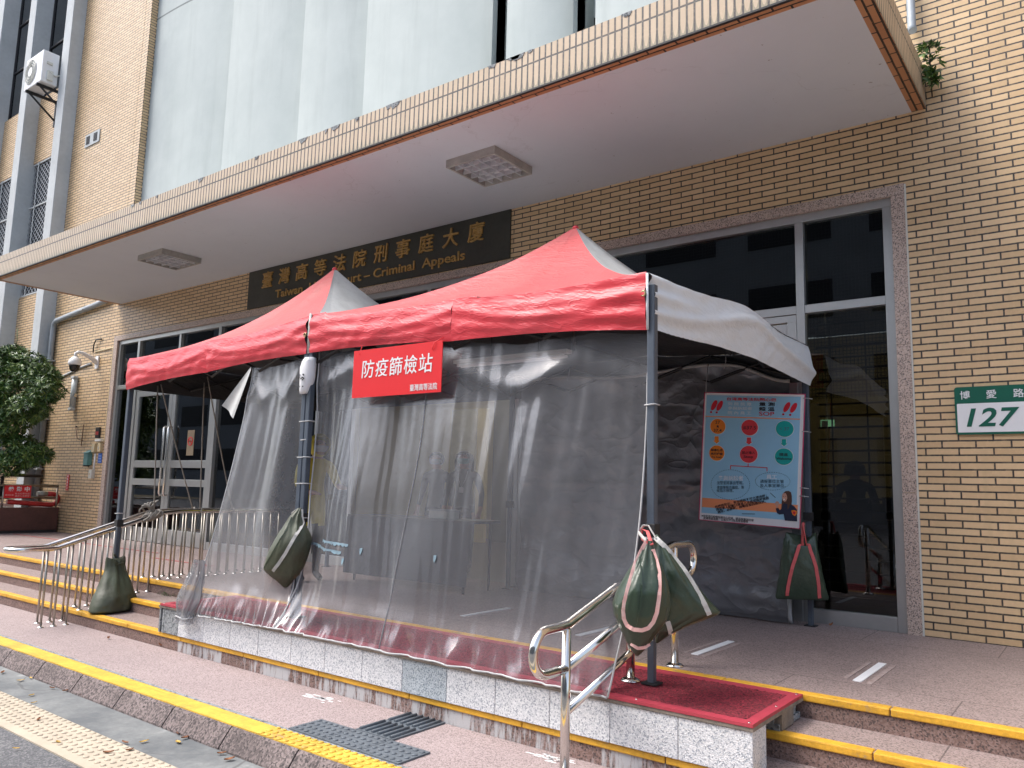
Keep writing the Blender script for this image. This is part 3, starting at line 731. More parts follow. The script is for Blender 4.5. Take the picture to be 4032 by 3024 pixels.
# head frame and tall narrow casings of the doors
for q_ in ((-13.722, -11.258, fy0 + 0.004, fy1, 2.59, 2.655), (-5.28, -2.16, fy0 + 0.004, fy1, 2.59, 2.655), (-2.24, -2.157, fy0 - 0.008, fy1, 0, 2.588), (-5.283, -5.22, fy0 - 0.008, fy1, 0, 2.588)):
    MB().box(*q_).build('door_casing', M['alu'], B, bevel=0.003)
door_leaf(-5.215, -3.735, -3.80); door_leaf(-3.725, -2.245, -3.66)

# left wing: concrete fins, brick infill and windows
for x0, x1 in ((-17.65, -17.30), (-19.70, -19.35), (-21.75, -21.40), (-23.8, -23.45)):
    MB().box(x0, x1, 6.70, 7.3, -0.3, 16).build('concrete_fin', M['fin'], B, bevel=0.01)
for x0, x1 in ((-19.35, -17.65), (-21.40, -19.70), (-23.45, -21.75)):
    for z0, z1 in ((-0.3, 5.0), (8.15, 9.75), (13.6, 16)): MB().box(x0, x1, 7.0, 7.2, z0, z1).build('brick_infill', M['brick'], B)
for x0, x1 in ((-19.35, -17.65), (-21.40, -19.70), (-23.45, -21.75)):
    for z0, z1 in ((5.0, 8.15), (9.75, 13.6)):
        f = MB(); y = 7.06; t = 0.035
        for a in (x0 + 0.01, (x0 + x1) / 2 - t / 2, x1 - t - 0.01): f.box(a, a + t, y, y + 0.06, z0 + 0.005, z1 - 0.005)
        for a in (z0 + 0.006, z0 + (z1 - z0) * 0.33, z0 + (z1 - z0) * 0.66, z1 - t - 0.006): f.box(x0 + 0.012, x1 - 0.012, y + 0.004, y + 0.056, a, a + t)
        wo = f.build('wing_window', M['dark_metal'], B)
        MB().box(x0, x1, y + 0.03, y + 0.036, z0, z1).build('window_pane', M['dark_glass'], wo)
        MB().poly([(x0, 7.16, z0), (x1, 7.16, z0), (x1, 7.16, z1), (x0, 7.16, z1)]).build('blind', M['black'], wo)
        if z0 < 6:
            MB().poly([(x0, 7.03, z0), (x1, 7.03, z0), (x1, 7.03, z1), (x0, 7.03, z1)]).build('diamond_grille', M['grille_mesh'], wo)
            gb = MB()
            for k in range(4): gb.box(x0, x1, 7.005, 7.025, z0 + 0.02 + k * (z1 - z0 - 0.06) / 3, z0 + 0.05 + k * (z1 - z0 - 0.06) / 3)
            for xx in (x0 + 0.3, x1 - 0.3): gb.box(xx - 0.012, xx + 0.012, 6.992, 7.004, z0, z1)
            gb.build('grille_bar', M['fin'], wo)

# lobby behind the glass
lb = MB()
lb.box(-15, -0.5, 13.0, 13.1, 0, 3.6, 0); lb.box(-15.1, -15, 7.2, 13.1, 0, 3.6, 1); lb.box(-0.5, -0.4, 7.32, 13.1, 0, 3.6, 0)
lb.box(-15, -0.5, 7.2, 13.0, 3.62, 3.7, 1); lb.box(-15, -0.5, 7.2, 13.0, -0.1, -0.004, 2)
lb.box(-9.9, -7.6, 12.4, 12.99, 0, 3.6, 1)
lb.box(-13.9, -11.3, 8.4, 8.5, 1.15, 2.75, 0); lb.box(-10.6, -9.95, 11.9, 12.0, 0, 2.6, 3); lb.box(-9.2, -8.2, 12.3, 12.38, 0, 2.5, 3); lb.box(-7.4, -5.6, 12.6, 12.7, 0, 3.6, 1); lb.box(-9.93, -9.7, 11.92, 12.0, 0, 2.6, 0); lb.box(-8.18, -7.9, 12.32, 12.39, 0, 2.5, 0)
lb.build('lobby', [M['lobby_wall'], M['lobby_pale'], M['lobby_floor'], plain('cream_lit_doorway', (0.60, 0.58, 0.46), 0.6)], B)  # cream panels stand for a lit doorway, brightness put into their colour
for x, y in ((-12.5, 7.75), (-9.0, 9.2), (-9.3, 11.2), (-7.9, 10.6), (-6.2, 9.6), (-3.4, 9.2), (-1.6, 11.2), (-6.5, 11.6)):
    t = MB().box(x - 0.6, x + 0.6, y - 0.08, y + 0.08, 3.56, 3.615).build('lobby_lamp', M['tube_on'], B)
cn = MB().box(-3.6, -0.9, 9.0, 9.5, 0, 0.95).box(-3.65, -0.85, 8.95, 9.55, 0.95, 0.99)
for i in range(7): cn.box(-3.4 + i * 0.36, -3.18 + i * 0.36, 9.1, 9.3, 0.99, 1.03 + 0.03 * (i % 3))
tag(cn.build('counter', M['lobby_dark']), 'black reception counter behind the glass to the right of the poster', 'counter')
# security grilles of thin horizontal rods just inside the glass
def grille(x0, x1, z0, z1, lab, vstep=0.30, hstep=0.105, stuff=M['dark_metal']):
    t = thing('roller_grille', lab, 'grille', ((x0 + x1) / 2, 7.35, z0), 'roller grilles behind the glass')
    b = MB(); z = z0
    while z < z1: b.tube([(x0, 7.35, z), (x1, 7.35, z)], 0.009, 6); z += hstep
    x = x0 + vstep * 0.4
    while x < x1: b.box(x - 0.006, x + 0.006, 7.36, 7.372, z0, z1); x += vstep
    b.build('rods', stuff, t); MB().box(x0, x1, 7.33, 7.37, z0 - 0.06, z0 - 0.012).build('bottom_bar', stuff, t)
grille(-2.1, -1.4, 0.2, 2.64, 'dark rod roller grille behind the tall pane next to the brick wall')
grille(-13.7, -11.26, 0.2, 2.58, 'dark rod roller grille behind the double glass doors on the left', 0.22, 0.085)
slats = thing('slatted_screen', 'brown wooden slat screen behind the glass between the left doors and the curtain', 'screen', (-10, 7.6, 0))
sb = MB()
for i in range(17): sb.box(-11.1, -8.8, 7.58, 7.60, 0.15 + i * 0.145, 0.27 + i * 0.145)
sb.build('slats', M['slat_brown'], slats); MB().box(-11.14, -11.10, 7.57, 7.62, 0, 2.65).build('upright', M['dark_metal'], slats)
ex = thing('exit_sign', 'small lit green and white exit sign hanging in the lobby behind the right pane', 'exit sign', (-2.9, 10.5, 2.0))
MB().box(-2.96, -2.80, 10.48, 10.52, 1.93, 2.03).build('housing', M['exit_on'], ex); MB().box(-2.95, -2.87, 10.474, 10.479, 1.94, 2.02).build('running_figure_panel', M['white'], ex)
MB().box(-2.885, -2.875, 10.495, 10.505, 2.03, 3.62).build('hanger', M['white'], ex)
nb = thing('notice_board', 'yellow notice board on the lobby wall behind the right pane', 'notice board', (-4.4, 12.95, 1.7))
MB().box(-4.9, -3.9, 12.93, 12.985, 1.45, 2.1).build('board', plain('amber_board', (0.70, 0.38, 0.05), 0.6), nb)
MB().box(-4.96, -3.84, 12.95, 12.99, 1.39, 2.16).build('frame', M['dark_metal'], nb)

# the building opposite, which the panes mirror
fb = thing('building', 'grey tiled building across the road mirrored in the upper panes', 'building', (0, -28, -0.5))
q = MB().box(-90, 50, -32, -28, -0.6, 18)
q.build('facade', M['facade_far'], fb)
for i in range(20):
    for k in range(4): MB().box(-86 + i * 6.4, -81.5 + i * 6.4, -28.0, -27.97, 2 + k * 4.2, 4.0 + k * 4.2).build('window', M['black'], fb)

# ================================================================== THINGS ON THE BUILDING
def ceiling_light(x0, x1, y0, y1, label):
    t = thing('ceiling_light', label, 'ceiling light', ((x0 + x1) / 2, (y0 + y1) / 2, 4.2), 'egg-crate lights under the canopy')
    zt, zb = 4.275, 4.195; e = 0.022
    f = MB(); f.box(x0, x1, y0, y0 + e, zb, zt); f.box(x0, x1, y1 - e, y1, zb, zt); f.box(x0, x0 + e, y0 + e, y1 - e, zb, zt); f.box(x1 - e, x1, y0 + e, y1 - e, zb, zt)
    f.build('frame', M['lamp_white'], t)
    l = MB(); n = 5
    for i in range(1, n):
        a = x0 + (x1 - x0) * i / n; l.box(a - 0.008, a + 0.008, y0 + e, y1 - e, zb + 0.008, zt - 0.02)
        a = y0 + (y1 - y0) * i / n; l.box(x0 + e, x1 - e, a - 0.008, a + 0.008, zb + 0.0105, zt - 0.0225)
    l.build('louvre', M['louvre'], t)
    r = MB(); r.box(x0 + e, x1 - e, y0 + e, y1 - e, zt - 0.006, zt - 0.003)
    for k in (0.25, 0.5, 0.75):
        y = y0 + (y1 - y0) * k; r.tube([(x0 + 0.04, y, zt - 0.03), (x1 - 0.04, y, zt - 0.03)], 0.013, 8)
    r.build('tubes', M['white'], t)
ceiling_light(-5.09, -4.475, 5.50, 6.11, 'square egg-crate light under the canopy, near the right end of the bronze name board')
ceiling_light(-11.10, -10.43, 5.50, 6.10, 'square egg-crate light under the canopy, towards the left end over the double doors')

nbd = thing('name_board', 'dark bronze name board with gilt raised letters above the entrance', 'sign', (-7.93, YW, 4.0))
MB().box(-10.48, -5.38, YW - 0.022, YW - 0.002, 3.688, 4.272).build('board', M['sign_board'], nbd, bevel=0.004)
f = wall_xy(YW - 0.022)
chars = '臺灣高等法院刑事庭大廈'
for i, ch in enumerate(chars):
    cxx = -9.985 + i * 0.4095
    MB().add_mesh(fit(text_mesh(ch, 0.03, 0.008, 0.06), (cxx - 0.128, cxx + 0.128, 3.968, 4.208), f, 0.6)).build('chinese_letter', M['gold'], nbd, recalc=False)
WB = MB().add_mesh(fit(text_mesh('Taiwan  High  Court – Criminal  Appeals', 0.03, 0.010), (-9.765, -6.055, 3.735, 3.893), f, 0.45)); WB.words('english_word', M['gold'], nbd)

pl = thing('house_number_plate', 'green and white house number plate reading 127 on the right brick wall', 'number plate', (-0.6, YW, 1.75))
b = MB(); x0, x1, z0, z1 = -0.945, -0.27, 1.555, 1.925
def rrect(x0, x1, z0, z1, r, y, n=5):
    out = []
    for cx, cz, a0 in ((x1 - r, z1 - r, 0), (x0 + r, z1 - r, 90), (x0 + r, z0 + r, 180), (x1 - r, z0 + r, 270)):
        for k in range(n + 1):
            a = rad(a0 + 90 * k / n); out.append((cx + r * math.cos(a), y, cz + r * math.sin(a)))
    return out
b.prism(rrect(x0, x1, z0, z1, 0.02, YW - 0.022), (0, 0.016, 0)).build('plate', M['green_sign'], pl)
MB().prism(rrect(x0 + 0.015, x1 - 0.015, z0 + 0.017, 1.795, 0.006, YW - 0.0235), (0, 0.0015, 0)).build('number_field', M['white'], pl)
f = wall_xy(YW - 0.0255)
for i, ch in enumerate('博愛路'): MB().add_mesh(fit(text_mesh(ch, 0.001, 0.008), (-0.906 + i * 0.176, -0.838 + i * 0.176, 1.828, 1.894), wall_xy(YW - 0.0235), 1)).build('street_name_character', M['white'], pl, recalc=False)
MB().add_mesh(fit(text_mesh('127', 0.001, 0.022, 0.22, 1.05), (-0.870, -0.520, 1.612, 1.757), f, 1)).build('number', M['green_sign'], pl, recalc=False)

# air conditioner on its bracket
ac = thing('air_conditioner', 'white outdoor air conditioner on a bracket between the concrete fins', 'air conditioner', (-18.3, 6.5, 9.4))
ax0, ax1, ay0, ay1, az0, az1 = -18.56, -17.70, 6.36, 6.69, 9.42, 10.14
MB().box(ax0, ax1, ay0, ay1, az0, az1).build('casing', M['white'], ac, bevel=0.02)
b = MB(); c = (-18.26, ay0, 9.78)
for rr_ in (0.10, 0.16, 0.22, 0.27): b.tube([(c[0] + rr_ * math.cos(2 * math.pi * k / 28), ay0 - 0.014, c[2] + rr_ * math.sin(2 * math.pi * k / 28)) for k in range(28)], 0.008, 6, closed=True)
for k in range(12): b.tube([(c[0] + 0.05 * math.cos(k * math.pi / 6), ay0 - 0.012, c[2] + 0.05 * math.sin(k * math.pi / 6)), (c[0] + 0.28 * math.cos(k * math.pi / 6), ay0 - 0.012, c[2] + 0.28 * math.sin(k * math.pi / 6))], 0.006, 5)
b.build('fan_guard', M['offwhite'], ac)
b = MB().prism([(c[0] + 0.27 * math.cos(2 * math.pi * k / 28), ay0 - 0.003, c[2] + 0.27 * math.sin(2 * math.pi * k / 28)) for k in range(28)], (0, 0.002, 0)); b.build('fan_opening', M['fin'], ac)
b = MB().prism([(c[0] + 0.10 * math.cos(2 * math.pi * k / 20), ay0 - 0.02, c[2] + 0.10 * math.sin(2 * math.pi * k / 20)) for k in range(20)], (0, 0.015, 0)); b.build('fan_hub', M['white'], ac)
MB().box(ax1 + 0.001, ax1 + 0.05, 6.46, 6.58, 9.48, 9.70).box(ax1 + 0.001, ax1 + 0.03, 6.44, 6.56, 9.84, 9.90).build('valve_cover', M['offwhite'], ac, bevel=0.01)
for x in (-18.4, -17.86):
    b = MB(); b.box(x - 0.025, x + 0.025, 6.34, 6.99, 9.36, 9.415); b.tube([(x, 6.42, 9.37), (x, 6.97, 8.95)], 0.022, 8); b.box(x - 0.03, x + 0.03, 6.962, 6.995, 8.8, 9.42)
    b.build('bracket', M['dark_metal'], ac)
b = MB()
b.tube([(ax1 + 0.04, 6.50, 9.66), (ax1 + 0.035, 6.62, 9.62), (ax1 + 0.02, 6.8, 9.72), (ax1 - 0.06, 6.99, 9.8)], 0.016, 8)
b.build('pipe', M['offwhite'], ac)

vt = thing('vent_cover', 'white double louvre vent plate high on the left brick bay', 'vent', (-16.36, YW, 8.0))
MB().box(-16.68, -16.06, YW - 0.02, YW - 0.002, 7.86, 8.13).build('plate', M['fin'], vt, bevel=0.004)
for x in (-16.54, -16.22):
    b = MB()
    for k in range(6): b.box(x - 0.075, x + 0.075, YW - 0.028, YW - 0.018, 7.915 + k * 0.03, 7.932 + k * 0.03)
    b.build('louvre', M['dark_metal'], vt)

def pipe_thing(name, label, cat, pts, r, mt, clips=(), loc=None, group=None):
    t = thing(name, label, cat, loc or pts[0], group)
    MB().tube(pts, r, 10).build('pipe', mt, t)
    for p in clips:
        MB().box(p[0] - r * 1.7, p[0] + r * 1.7, p[1] - r * 1.25, YW - 0.003, p[2] - 0.012, p[2] + 0.012).build('clip', M['fin'], t)
    return t
pvc = plain('grey_pvc_pipe', (0.36, 0.40, 0.43), 0.45, var=0.12)
pipe_thing('drainpipe', 'grey drainpipe elbowing from the canopy and down beside the left concrete fin', 'pipe',
           [(-14.9, 6.90, 4.40), (-15.3, 6.90, 4.36), (-17.05, 6.90, 4.22), (-17.14, 6.90, 4.17), (-17.16, 6.90, 4.08), (-17.16, 6.90, 0.3)], 0.052, pvc, [(-17.16, 6.9, 3.4), (-17.16, 6.9, 2.2), (-17.16, 6.9, 1.2), (-15.9, 6.9, 4.30)])
pipe_thing('drainpipe', 'short grey drainpipe stub on the brick wall above the right canopy corner', 'pipe', [(-1.12, 6.90, 12), (-1.12, 6.90, 5.0), (-1.11, 6.88, 4.95)], 0.034, pvc, [(-1.12, 6.9, 5.6), (-1.12, 6.9, 6.6)])
pipe_thing('downpipe', 'white downpipe standing in the upper slot between concrete panels', 'pipe', [(-4.47, 7.42, 4.6), (-4.47, 7.42, 6.55), (-4.44, 7.5, 6.62)], 0.06, M['white'])
pipe_thing('conduit', 'cream conduit running along the brick to the left door surround', 'conduit', [(-15.33, 6.955, 3.44), (-14.66, 6.955, 3.46), (-14.645, 6.955, 3.44), (-14.645, 6.955, 1.72), (-14.9, 6.955, 1.70)], 0.014, M['cream'])
pipe_thing('conduit', 'grey slanting conduit between the dome camera and the drainpipe', 'conduit', [(-15.45, 6.95, 3.22), (-15.9, 6.95, 3.17), (-17.1, 6.95, 2.97)], 0.022, M['fin'])
pipe_thing('conduit', 'thin white conduit joining two cream switch boxes beside the left doors', 'conduit', [(-14.955, 6.955, 1.5), (-14.965, 6.955, 1.2)], 0.016, M['white'])
pipe_thing('cable_loop', 'black flexible cable looping down to the dome camera arm', 'cable', [(-15.12, 6.95, 3.66), (-15.28, 6.92, 3.66), (-15.38, 6.93, 3.58), (-15.38, 6.93, 3.42)], 0.012, M['dark_metal'])

cc = thing('dome_camera', 'white dome security camera on a wall arm left of the entrance', 'security camera', (-15.2, 6.7, 3.2))
b = MB().box(-15.28, -15.16, YW - 0.03, YW - 0.002, 3.10, 3.34); b.build('wall_plate', M['white'], cc, bevel=0.006)
dcx, dcy = -15.24, 6.56
b = MB().tube([(-15.22, YW - 0.02, 3.22), (-15.22, YW - 0.14, 3.30), (-15.23, 6.68, 3.36), (dcx, 6.60, 3.37), (dcx, dcy, 3.34), (dcx, dcy, 3.27)], 0.030, 12, radii=[0.05, 0.04, 0.032, 0.03, 0.03, 0.032]); b.build('arm', M['white'], cc)
b = MB().lathe((dcx, dcy, 3.12), ((0.105, 0), (0.115, 0.02), (0.112, 0.06), (0.092, 0.11), (0.055, 0.145), (0.034, 0.16)), 24); b.build('housing', M['white'], cc)
b = MB().lathe((dcx, dcy, 2.99), ((0.02, 0.0), (0.055, 0.012), (0.082, 0.045), (0.088, 0.09), (0.096, 0.1), (0.098, 0.13)), 24); b.build('dome', M['glassy_lens'], cc)
tl = thing('tube_lamp', 'white sealed tube lamp fixed upright on the brick below the dome camera', 'lamp', (-16.02, 6.93, 2.65))
b = MB().tube([(-16.0, 6.92, 2.36), (-16.0, 6.92, 2.97)], 0.055, 14); b.build('diffuser', plain('clear_ribbed_diffuser', (0.50, 0.56, 0.58), 0.25), tl)
for z in (2.33, 2.95): MB().box(-16.065, -15.935, 6.862, 6.958, z, z + 0.055).build('end_cap', M['fin'], tl, bevel=0.012)
MB().box(-15.945, -15.915, 6.90, 6.962, 2.60, 2.66).build('catch', M['steel'], tl)

def wallbox(name, label, cat, x0, x1, z0, z1, d, mt, group=None):
    t = thing(name, label, cat, ((x0 + x1) / 2, YW, (z0 + z1) / 2), group)
    MB().box(x0, x1, YW - d, YW - 0.002, z0, z1).build('box', mt, t, bevel=0.006)
    return t
t = wallbox('mail_box', 'small teal metal box with sloping lid on the brick beside the doors', 'box', -15.24, -15.08, 1.28, 1.50, 0.09, M['teal'])
b = MB().prism([(-15.255, YW - 0.115, 1.50), (-15.255, YW - 0.002, 1.56), (-15.255, YW - 0.002, 1.502), ], (0.19, 0, 0)); b.build('lid', M['teal'], t)
b = MB().lathe((-15.16, YW - 0.06, 1.255), ((0.05, 0), (0.06, 0.024))); b.build('base_ring', M['dark_metal'], t)
t = wallbox('switch_box', 'cream switch box at the top of the short white conduit', 'switch box', -15.03, -14.92, 1.52, 1.68, 0.06, M['cream'], 'cream switch boxes by the doors'); MB().box(-14.985, -14.965, YW - 0.068, YW - 0.058, 1.58, 1.62).build('switch', M['offwhite'], t)
t = wallbox('switch_box', 'cream switch box right against the granite door surround', 'switch box', -14.80, -14.70, 1.53, 1.69, 0.06, M['cream'], 'cream switch boxes by the doors'); MB().box(-14.76, -14.74, YW - 0.068, YW - 0.058, 1.58, 1.62).build('switch', M['offwhite'], t)
t = wallbox('switch_box', 'cream switch box at the bottom of the short white conduit', 'switch box', -15.03, -14.92, 1.04, 1.20, 0.07, M['offwhite'], 'cream switch boxes by the doors'); MB().box(-14.985, -14.965, YW - 0.078, YW - 0.068, 1.10, 1.14).build('switch', M['cream'], t)
t = wallbox('display_panel', 'small black panel with dim red lettering left of the doors', 'panel', -14.98, -14.84, 1.78, 1.98, 0.04, M['black'])
b = MB()
for k in range(3): b.box(-14.96 + k * 0.04, -14.935 + k * 0.04, YW - 0.043, YW - 0.0405, 1.84, 1.90)
b.build('red_digits', M['red_paint'], t)
t = wallbox('blue_plate', 'small blue enamel notice plate against the door surround', 'plate', -14.84, -14.70, 1.32, 1.50, 0.012, M['blue'])
b = MB()
for k in range(3): b.box(-14.825, -14.715, YW - 0.0145, YW - 0.0125, 1.345 + k * 0.05, 1.36 + k * 0.05)
b.build('text_lines', plain('pale_blue_print', (0.3, 0.42, 0.75), 0.5), t)
t = wallbox('emergency_lamp', 'small white lamp bar above the cream switch boxes', 'lamp', -14.92, -14.70, 1.715, 1.765, 0.06, M['offwhite'])
MB().box(-14.90, -14.72, YW - 0.072, YW - 0.062, 1.722, 1.745).build('lens', M['white'], t)
t = wallbox('red_strip_sign', 'narrow red vertical strip sign low on the brick wall', 'sign', -16.03, -15.92, 0.80, 1.10, 0.01, M['red_sign'])
b = MB()
for i, ch in enumerate('消防送水口'): b.add_mesh(fit(text_mesh(ch, 0.001, 0.01), (-16.0, -15.95, 1.045 - i * 0.056, 1.09 - i * 0.056), wall_xy(YW - 0.0115), 1))
b.build('lettering', M['white'], t, recalc=False)
t = thing('wall_bracket', 'rusty bent rod bracket left on the brick wall', 'bracket', (-15.6, YW, 1.9))
b = MB().tube([(-15.80, 6.93, 2.02), (-15.62, 6.90, 1.78), (-15.48, 6.95, 1.74)], 0.008, 6).tube([(-15.50, 6.94, 2.05), (-15.52, 6.94, 1.65)], 0.008, 6); b.build('rods', plain('rusty_steel', (0.14, 0.075, 0.045), 0.8), t)
MB().lathe((-15.80, 6.94, 2.0), ((0.018, 0), (0.018, 0.03)), 10).build('bolt', M['dark_metal'], t)

# ------------------------------------------------------------------ planter, rail, fire pipe, tree
pt = thing('planter', 'maroon tiled planter box standing against the left brick wall', 'planter', (-18, 6, 0))
b = MB(); px0, px1, py0, py1 = -20.6, -16.16, 4.6, 6.93
b.box(px1 - 0.12, px1, py0, py1, 0.05, 0.47); b.box(px0, px0 + 0.12, py0, py1, 0.05, 0.47); b.box(px0 + 0.12, px1 - 0.12, py0, py0 + 0.12, 0.05, 0.47); b.box(px0 + 0.12, px1 - 0.12, py1 - 0.1, py1, 0.05, 0.47)
b.build('walls', M['planter'], pt, bevel=0.008)
MB().box(px0 + 0.01, px1 - 0.01, py0 + 0.01, py1, 0.0, 0.048).build('plinth', M['black'], pt)
MB().box(px0 + 0.12, px1 - 0.12, py0 + 0.12, py1 - 0.1, 0.1, 0.42).build('soil', M['soil'], pt)
rl = thing('planter_rail', 'worn two bar metal rail along the planter edge', 'railing', (-16.2, 5.8, 0.47))
rx = -16.2
for z in (0.875, 0.655): MB().tube([(rx, 4.7, z), (rx, 6.90, z)], 0.022, 10).build('bar', M['steel_worn'], rl)
for y in (5.05, 5.95, 6.88): MB().tube([(rx + 0.012, y, 0.44), (rx + 0.012, y, 0.86)], 0.018, 8).build('post', M['steel_worn'], rl)
MB().tube([(-16.7, 6.1, 0.6), (-16.7, 6.1, 1.03), (-16.7, 6.16, 1.06), (-16.7, 6.80, 1.06)], 0.03, 8).build('hoop', M['dark_metal'], rl)
fp = thing('fire_inlet_pipe', 'red fire inlet pipe bent back in a U with a grey coupling over the planter', 'pipe', (-16.3, 6.6, 0.65))
pr = [(-16.27, 6.05, 0.575)] + [(-16.27, 6.05 + 0.13 * k, 0.575 - 0.010 * k) for k in range(1, 6)]
pr += [(-16.27, 6.82 + 0.115 * math.sin(a), 0.62 - 0.105 * math.cos(a)) for a in (0.1, 0.5, 0.9, 1.3, 1.7, 2.1, 2.5, 2.9, 3.1)] + [(-16.27, 6.74, 0.725)]
MB().tube(pr, 0.045, 14).build('pipe', M['red_paint'], fp)
b = MB().tube([(-16.27, 6.745, 0.725), (-16.27, 6.70, 0.725), (-16.27, 6.69, 0.725), (-16.27, 6.62, 0.725), (-16.27, 6.615, 0.725), (-16.27, 6.56, 0.725)], 0.05, 14, radii=[0.044, 0.044, 0.052, 0.052, 0.044, 0.048]); b.build('coupling', plain('grey_coupling', (0.38, 0.38, 0.34), 0.45, 0.5), fp)
rs = thing('recording_sign', 'red sign about video recording tied to the planter rail', 'sign', (-16.15, 6.18, 0.76))
def sidexy(x): return lambda a, b, h: Vector((x + h, a, b))
MB().box(-16.170, -16.160, 5.955, 6.405, 0.645, 0.875).build('panel', M['red_sign'], rs)
b = MB()
for i, ch in enumerate('錄影中'): b.add_mesh(fit(text_mesh(ch, 0.001, 0.03), (6.02 + i * 0.135, 6.11 + i * 0.135, 0.765, 0.855), sidexy(-16.1585), 1))
b.build('heading', M['white'], rs, recalc=False)
b = MB().add_mesh(fit(text_mesh('請勿吐痰', 0.001, 0.012), (5.972, 6.115, 0.685, 0.715), sidexy(-16.1585), 1)).add_mesh(fit(text_mesh('亂丟煙蒂垃圾', 0.001, 0.012), (6.135, 6.385, 0.712, 0.742), sidexy(-16.1585), 1)).add_mesh(fit(text_mesh('違者依法舉發', 0.001, 0.012), (6.135, 6.385, 0.668, 0.70), sidexy(-16.1585), 1))
b.build('small_print', plain('pink_print', (0.80, 0.42, 0.40), 0.5), rs, recalc=False)

def leaf_cloud(centres, nclump, per, lw, ll, seedv):
    """many narrow leaves in rosettes over a set of blobs -> verts, faces"""
    q = random.Random(seedv); V = []; F = []
    for _ in range(nclump):
        c, rr = q.choice(centres)
        dv = Vector((q.gauss(0, 1), q.gauss(0, 1), q.gauss(0, 1))).normalized()
        k = rr * (0.45 + 0.62 * q.random() ** 0.6 + (0.25 * q.random() if q.random() < 0.12 else 0))
        p = Vector(c) + Vector((dv.x * k, dv.y * k, dv.z * k * 0.75))
        ax_ = (dv + Vector((0, 0, 0.5))).normalized()
        t1 = ax_.orthogonal().normalized(); t2 = ax_.cross(t1)
        for i in range(per):
            a = q.uniform(0, 6.28); out = (t1 * math.cos(a) + t2 * math.sin(a)); dirv = (out * q.uniform(0.6, 1.1) + ax_ * q.uniform(0.1, 0.8)).normalized()
            side = dirv.cross(ax_ if abs(dirv.dot(ax_)) < 0.95 else t1).normalized()
            l = ll * q.uniform(0.7, 1.25); w0 = lw * q.uniform(0.8, 1.2); nrm = side.cross(dirv)
            b0 = p + dirv * 0.01; mid = p + dirv * l * 0.5 + nrm * l * 0.06; tip = p + dirv * l - nrm * l * 0.10
            n = len(V); V += [b0, mid + side * w0, tip, mid - side * w0]; F += [(n, n + 1, n + 2, n + 3)]
    return V, F
def mesh_obj(name, V, F, mt, parent):
    me = bpy.data.meshes.new(name); me.from_pydata([tuple(v) for v in V], [], F); me.materials.append(mt); me.update()
    o = bpy.data.objects.new(name, me); col.objects.link(o); hang(o, parent); return o
tree = thing('podocarpus_tree', 'dense dark green clipped conifer growing in the planter', 'tree', (-16.95, 6.0, 0.42))
b = MB().tube([(-16.95, 6.02, 0.40), (-16.93, 6.0, 0.9), (-16.98, 5.97, 1.5), (-16.9, 5.98, 2.3), (-16.92, 6.0, 3.2)], 0.07, 10, radii=[0.10, 0.075, 0.065, 0.045, 0.02])
qr = random.Random(5); blobs = []
tb_ = [(-16.55, 6.0, 3.30, .24), (-16.1, 6.1, 3.08, .33), (-15.75, 6.15, 2.85, .32), (-16.7, 5.8, 2.9, .38), (-15.5, 6.2, 2.6, .28), (-16.35, 5.7, 2.60, .42), (-17.1, 6.0, 2.6, .45), (-15.65, 6.0, 2.28, .32), (-16.6, 5.5, 2.25, .40), (-16.15, 5.9, 2.05, .34), (-17.0, 5.4, 2.0, .45), (-16.55, 5.8, 1.82, .36), (-16.0, 6.1, 1.62, .22), (-15.75, 6.25, 1.45, .24), (-16.1, 6.0, 1.28, .26), (-16.55, 5.7, 1.35, .30), (-16.9, 5.4, 1.5, .36), (-16.4, 5.5, 1.12, .22), (-17.2, 5.2, 2.9, .4), (-17.3, 5.5, 3.3, .35), (-16.7, 6.35, 2.3, .35), (-15.6, 6.3, 2.85, .16), (-17.3, 5.0, 1.3, .35)]
for x, y, z, r in tb_:
    blobs.append(((x, y, z), r))
    b.tube([(-16.93, 6.0, min(3.1, z - 0.15)), ((x - 16.93) / 2, (y + 6) / 2, z - 0.10), (x, y, z)], 0.02, 6, radii=[0.028, 0.018, 0.008])
b.build('trunk', M['bark'], tree)
V, F = leaf_cloud(blobs, 3000, 10, 0.0125, 0.125, 11)
mesh_obj('crown', V, F, M['leaf'], tree)
b = MB().tube([(-16.55, 6.0, 3.4), (-16.5, 6.02, 3.62), (-16.56, 6.02, 3.85)], 0.006, 5); b.build('shoot', M['leaf'], tree)
pw = thing('weed', 'small leafy weed sprouting from the wall at the right end of the canopy', 'plant', (-1.0, 6.85, 4.4))
V, F = leaf_cloud([((-0.99, 6.80, 4.68), .075), ((-0.97, 6.82, 4.58), .06), ((-0.98, 6.85, 4.48), .04)], 34, 6, 0.014, 0.075, 3)
mesh_obj('leaves', V, F, M['leaf'], pw); MB().tube([(-1.0, 6.955, 4.36), (-0.99, 6.85, 4.5), (-0.98, 6.80, 4.72)], 0.006, 6).build('stem', M['bark'], pw)

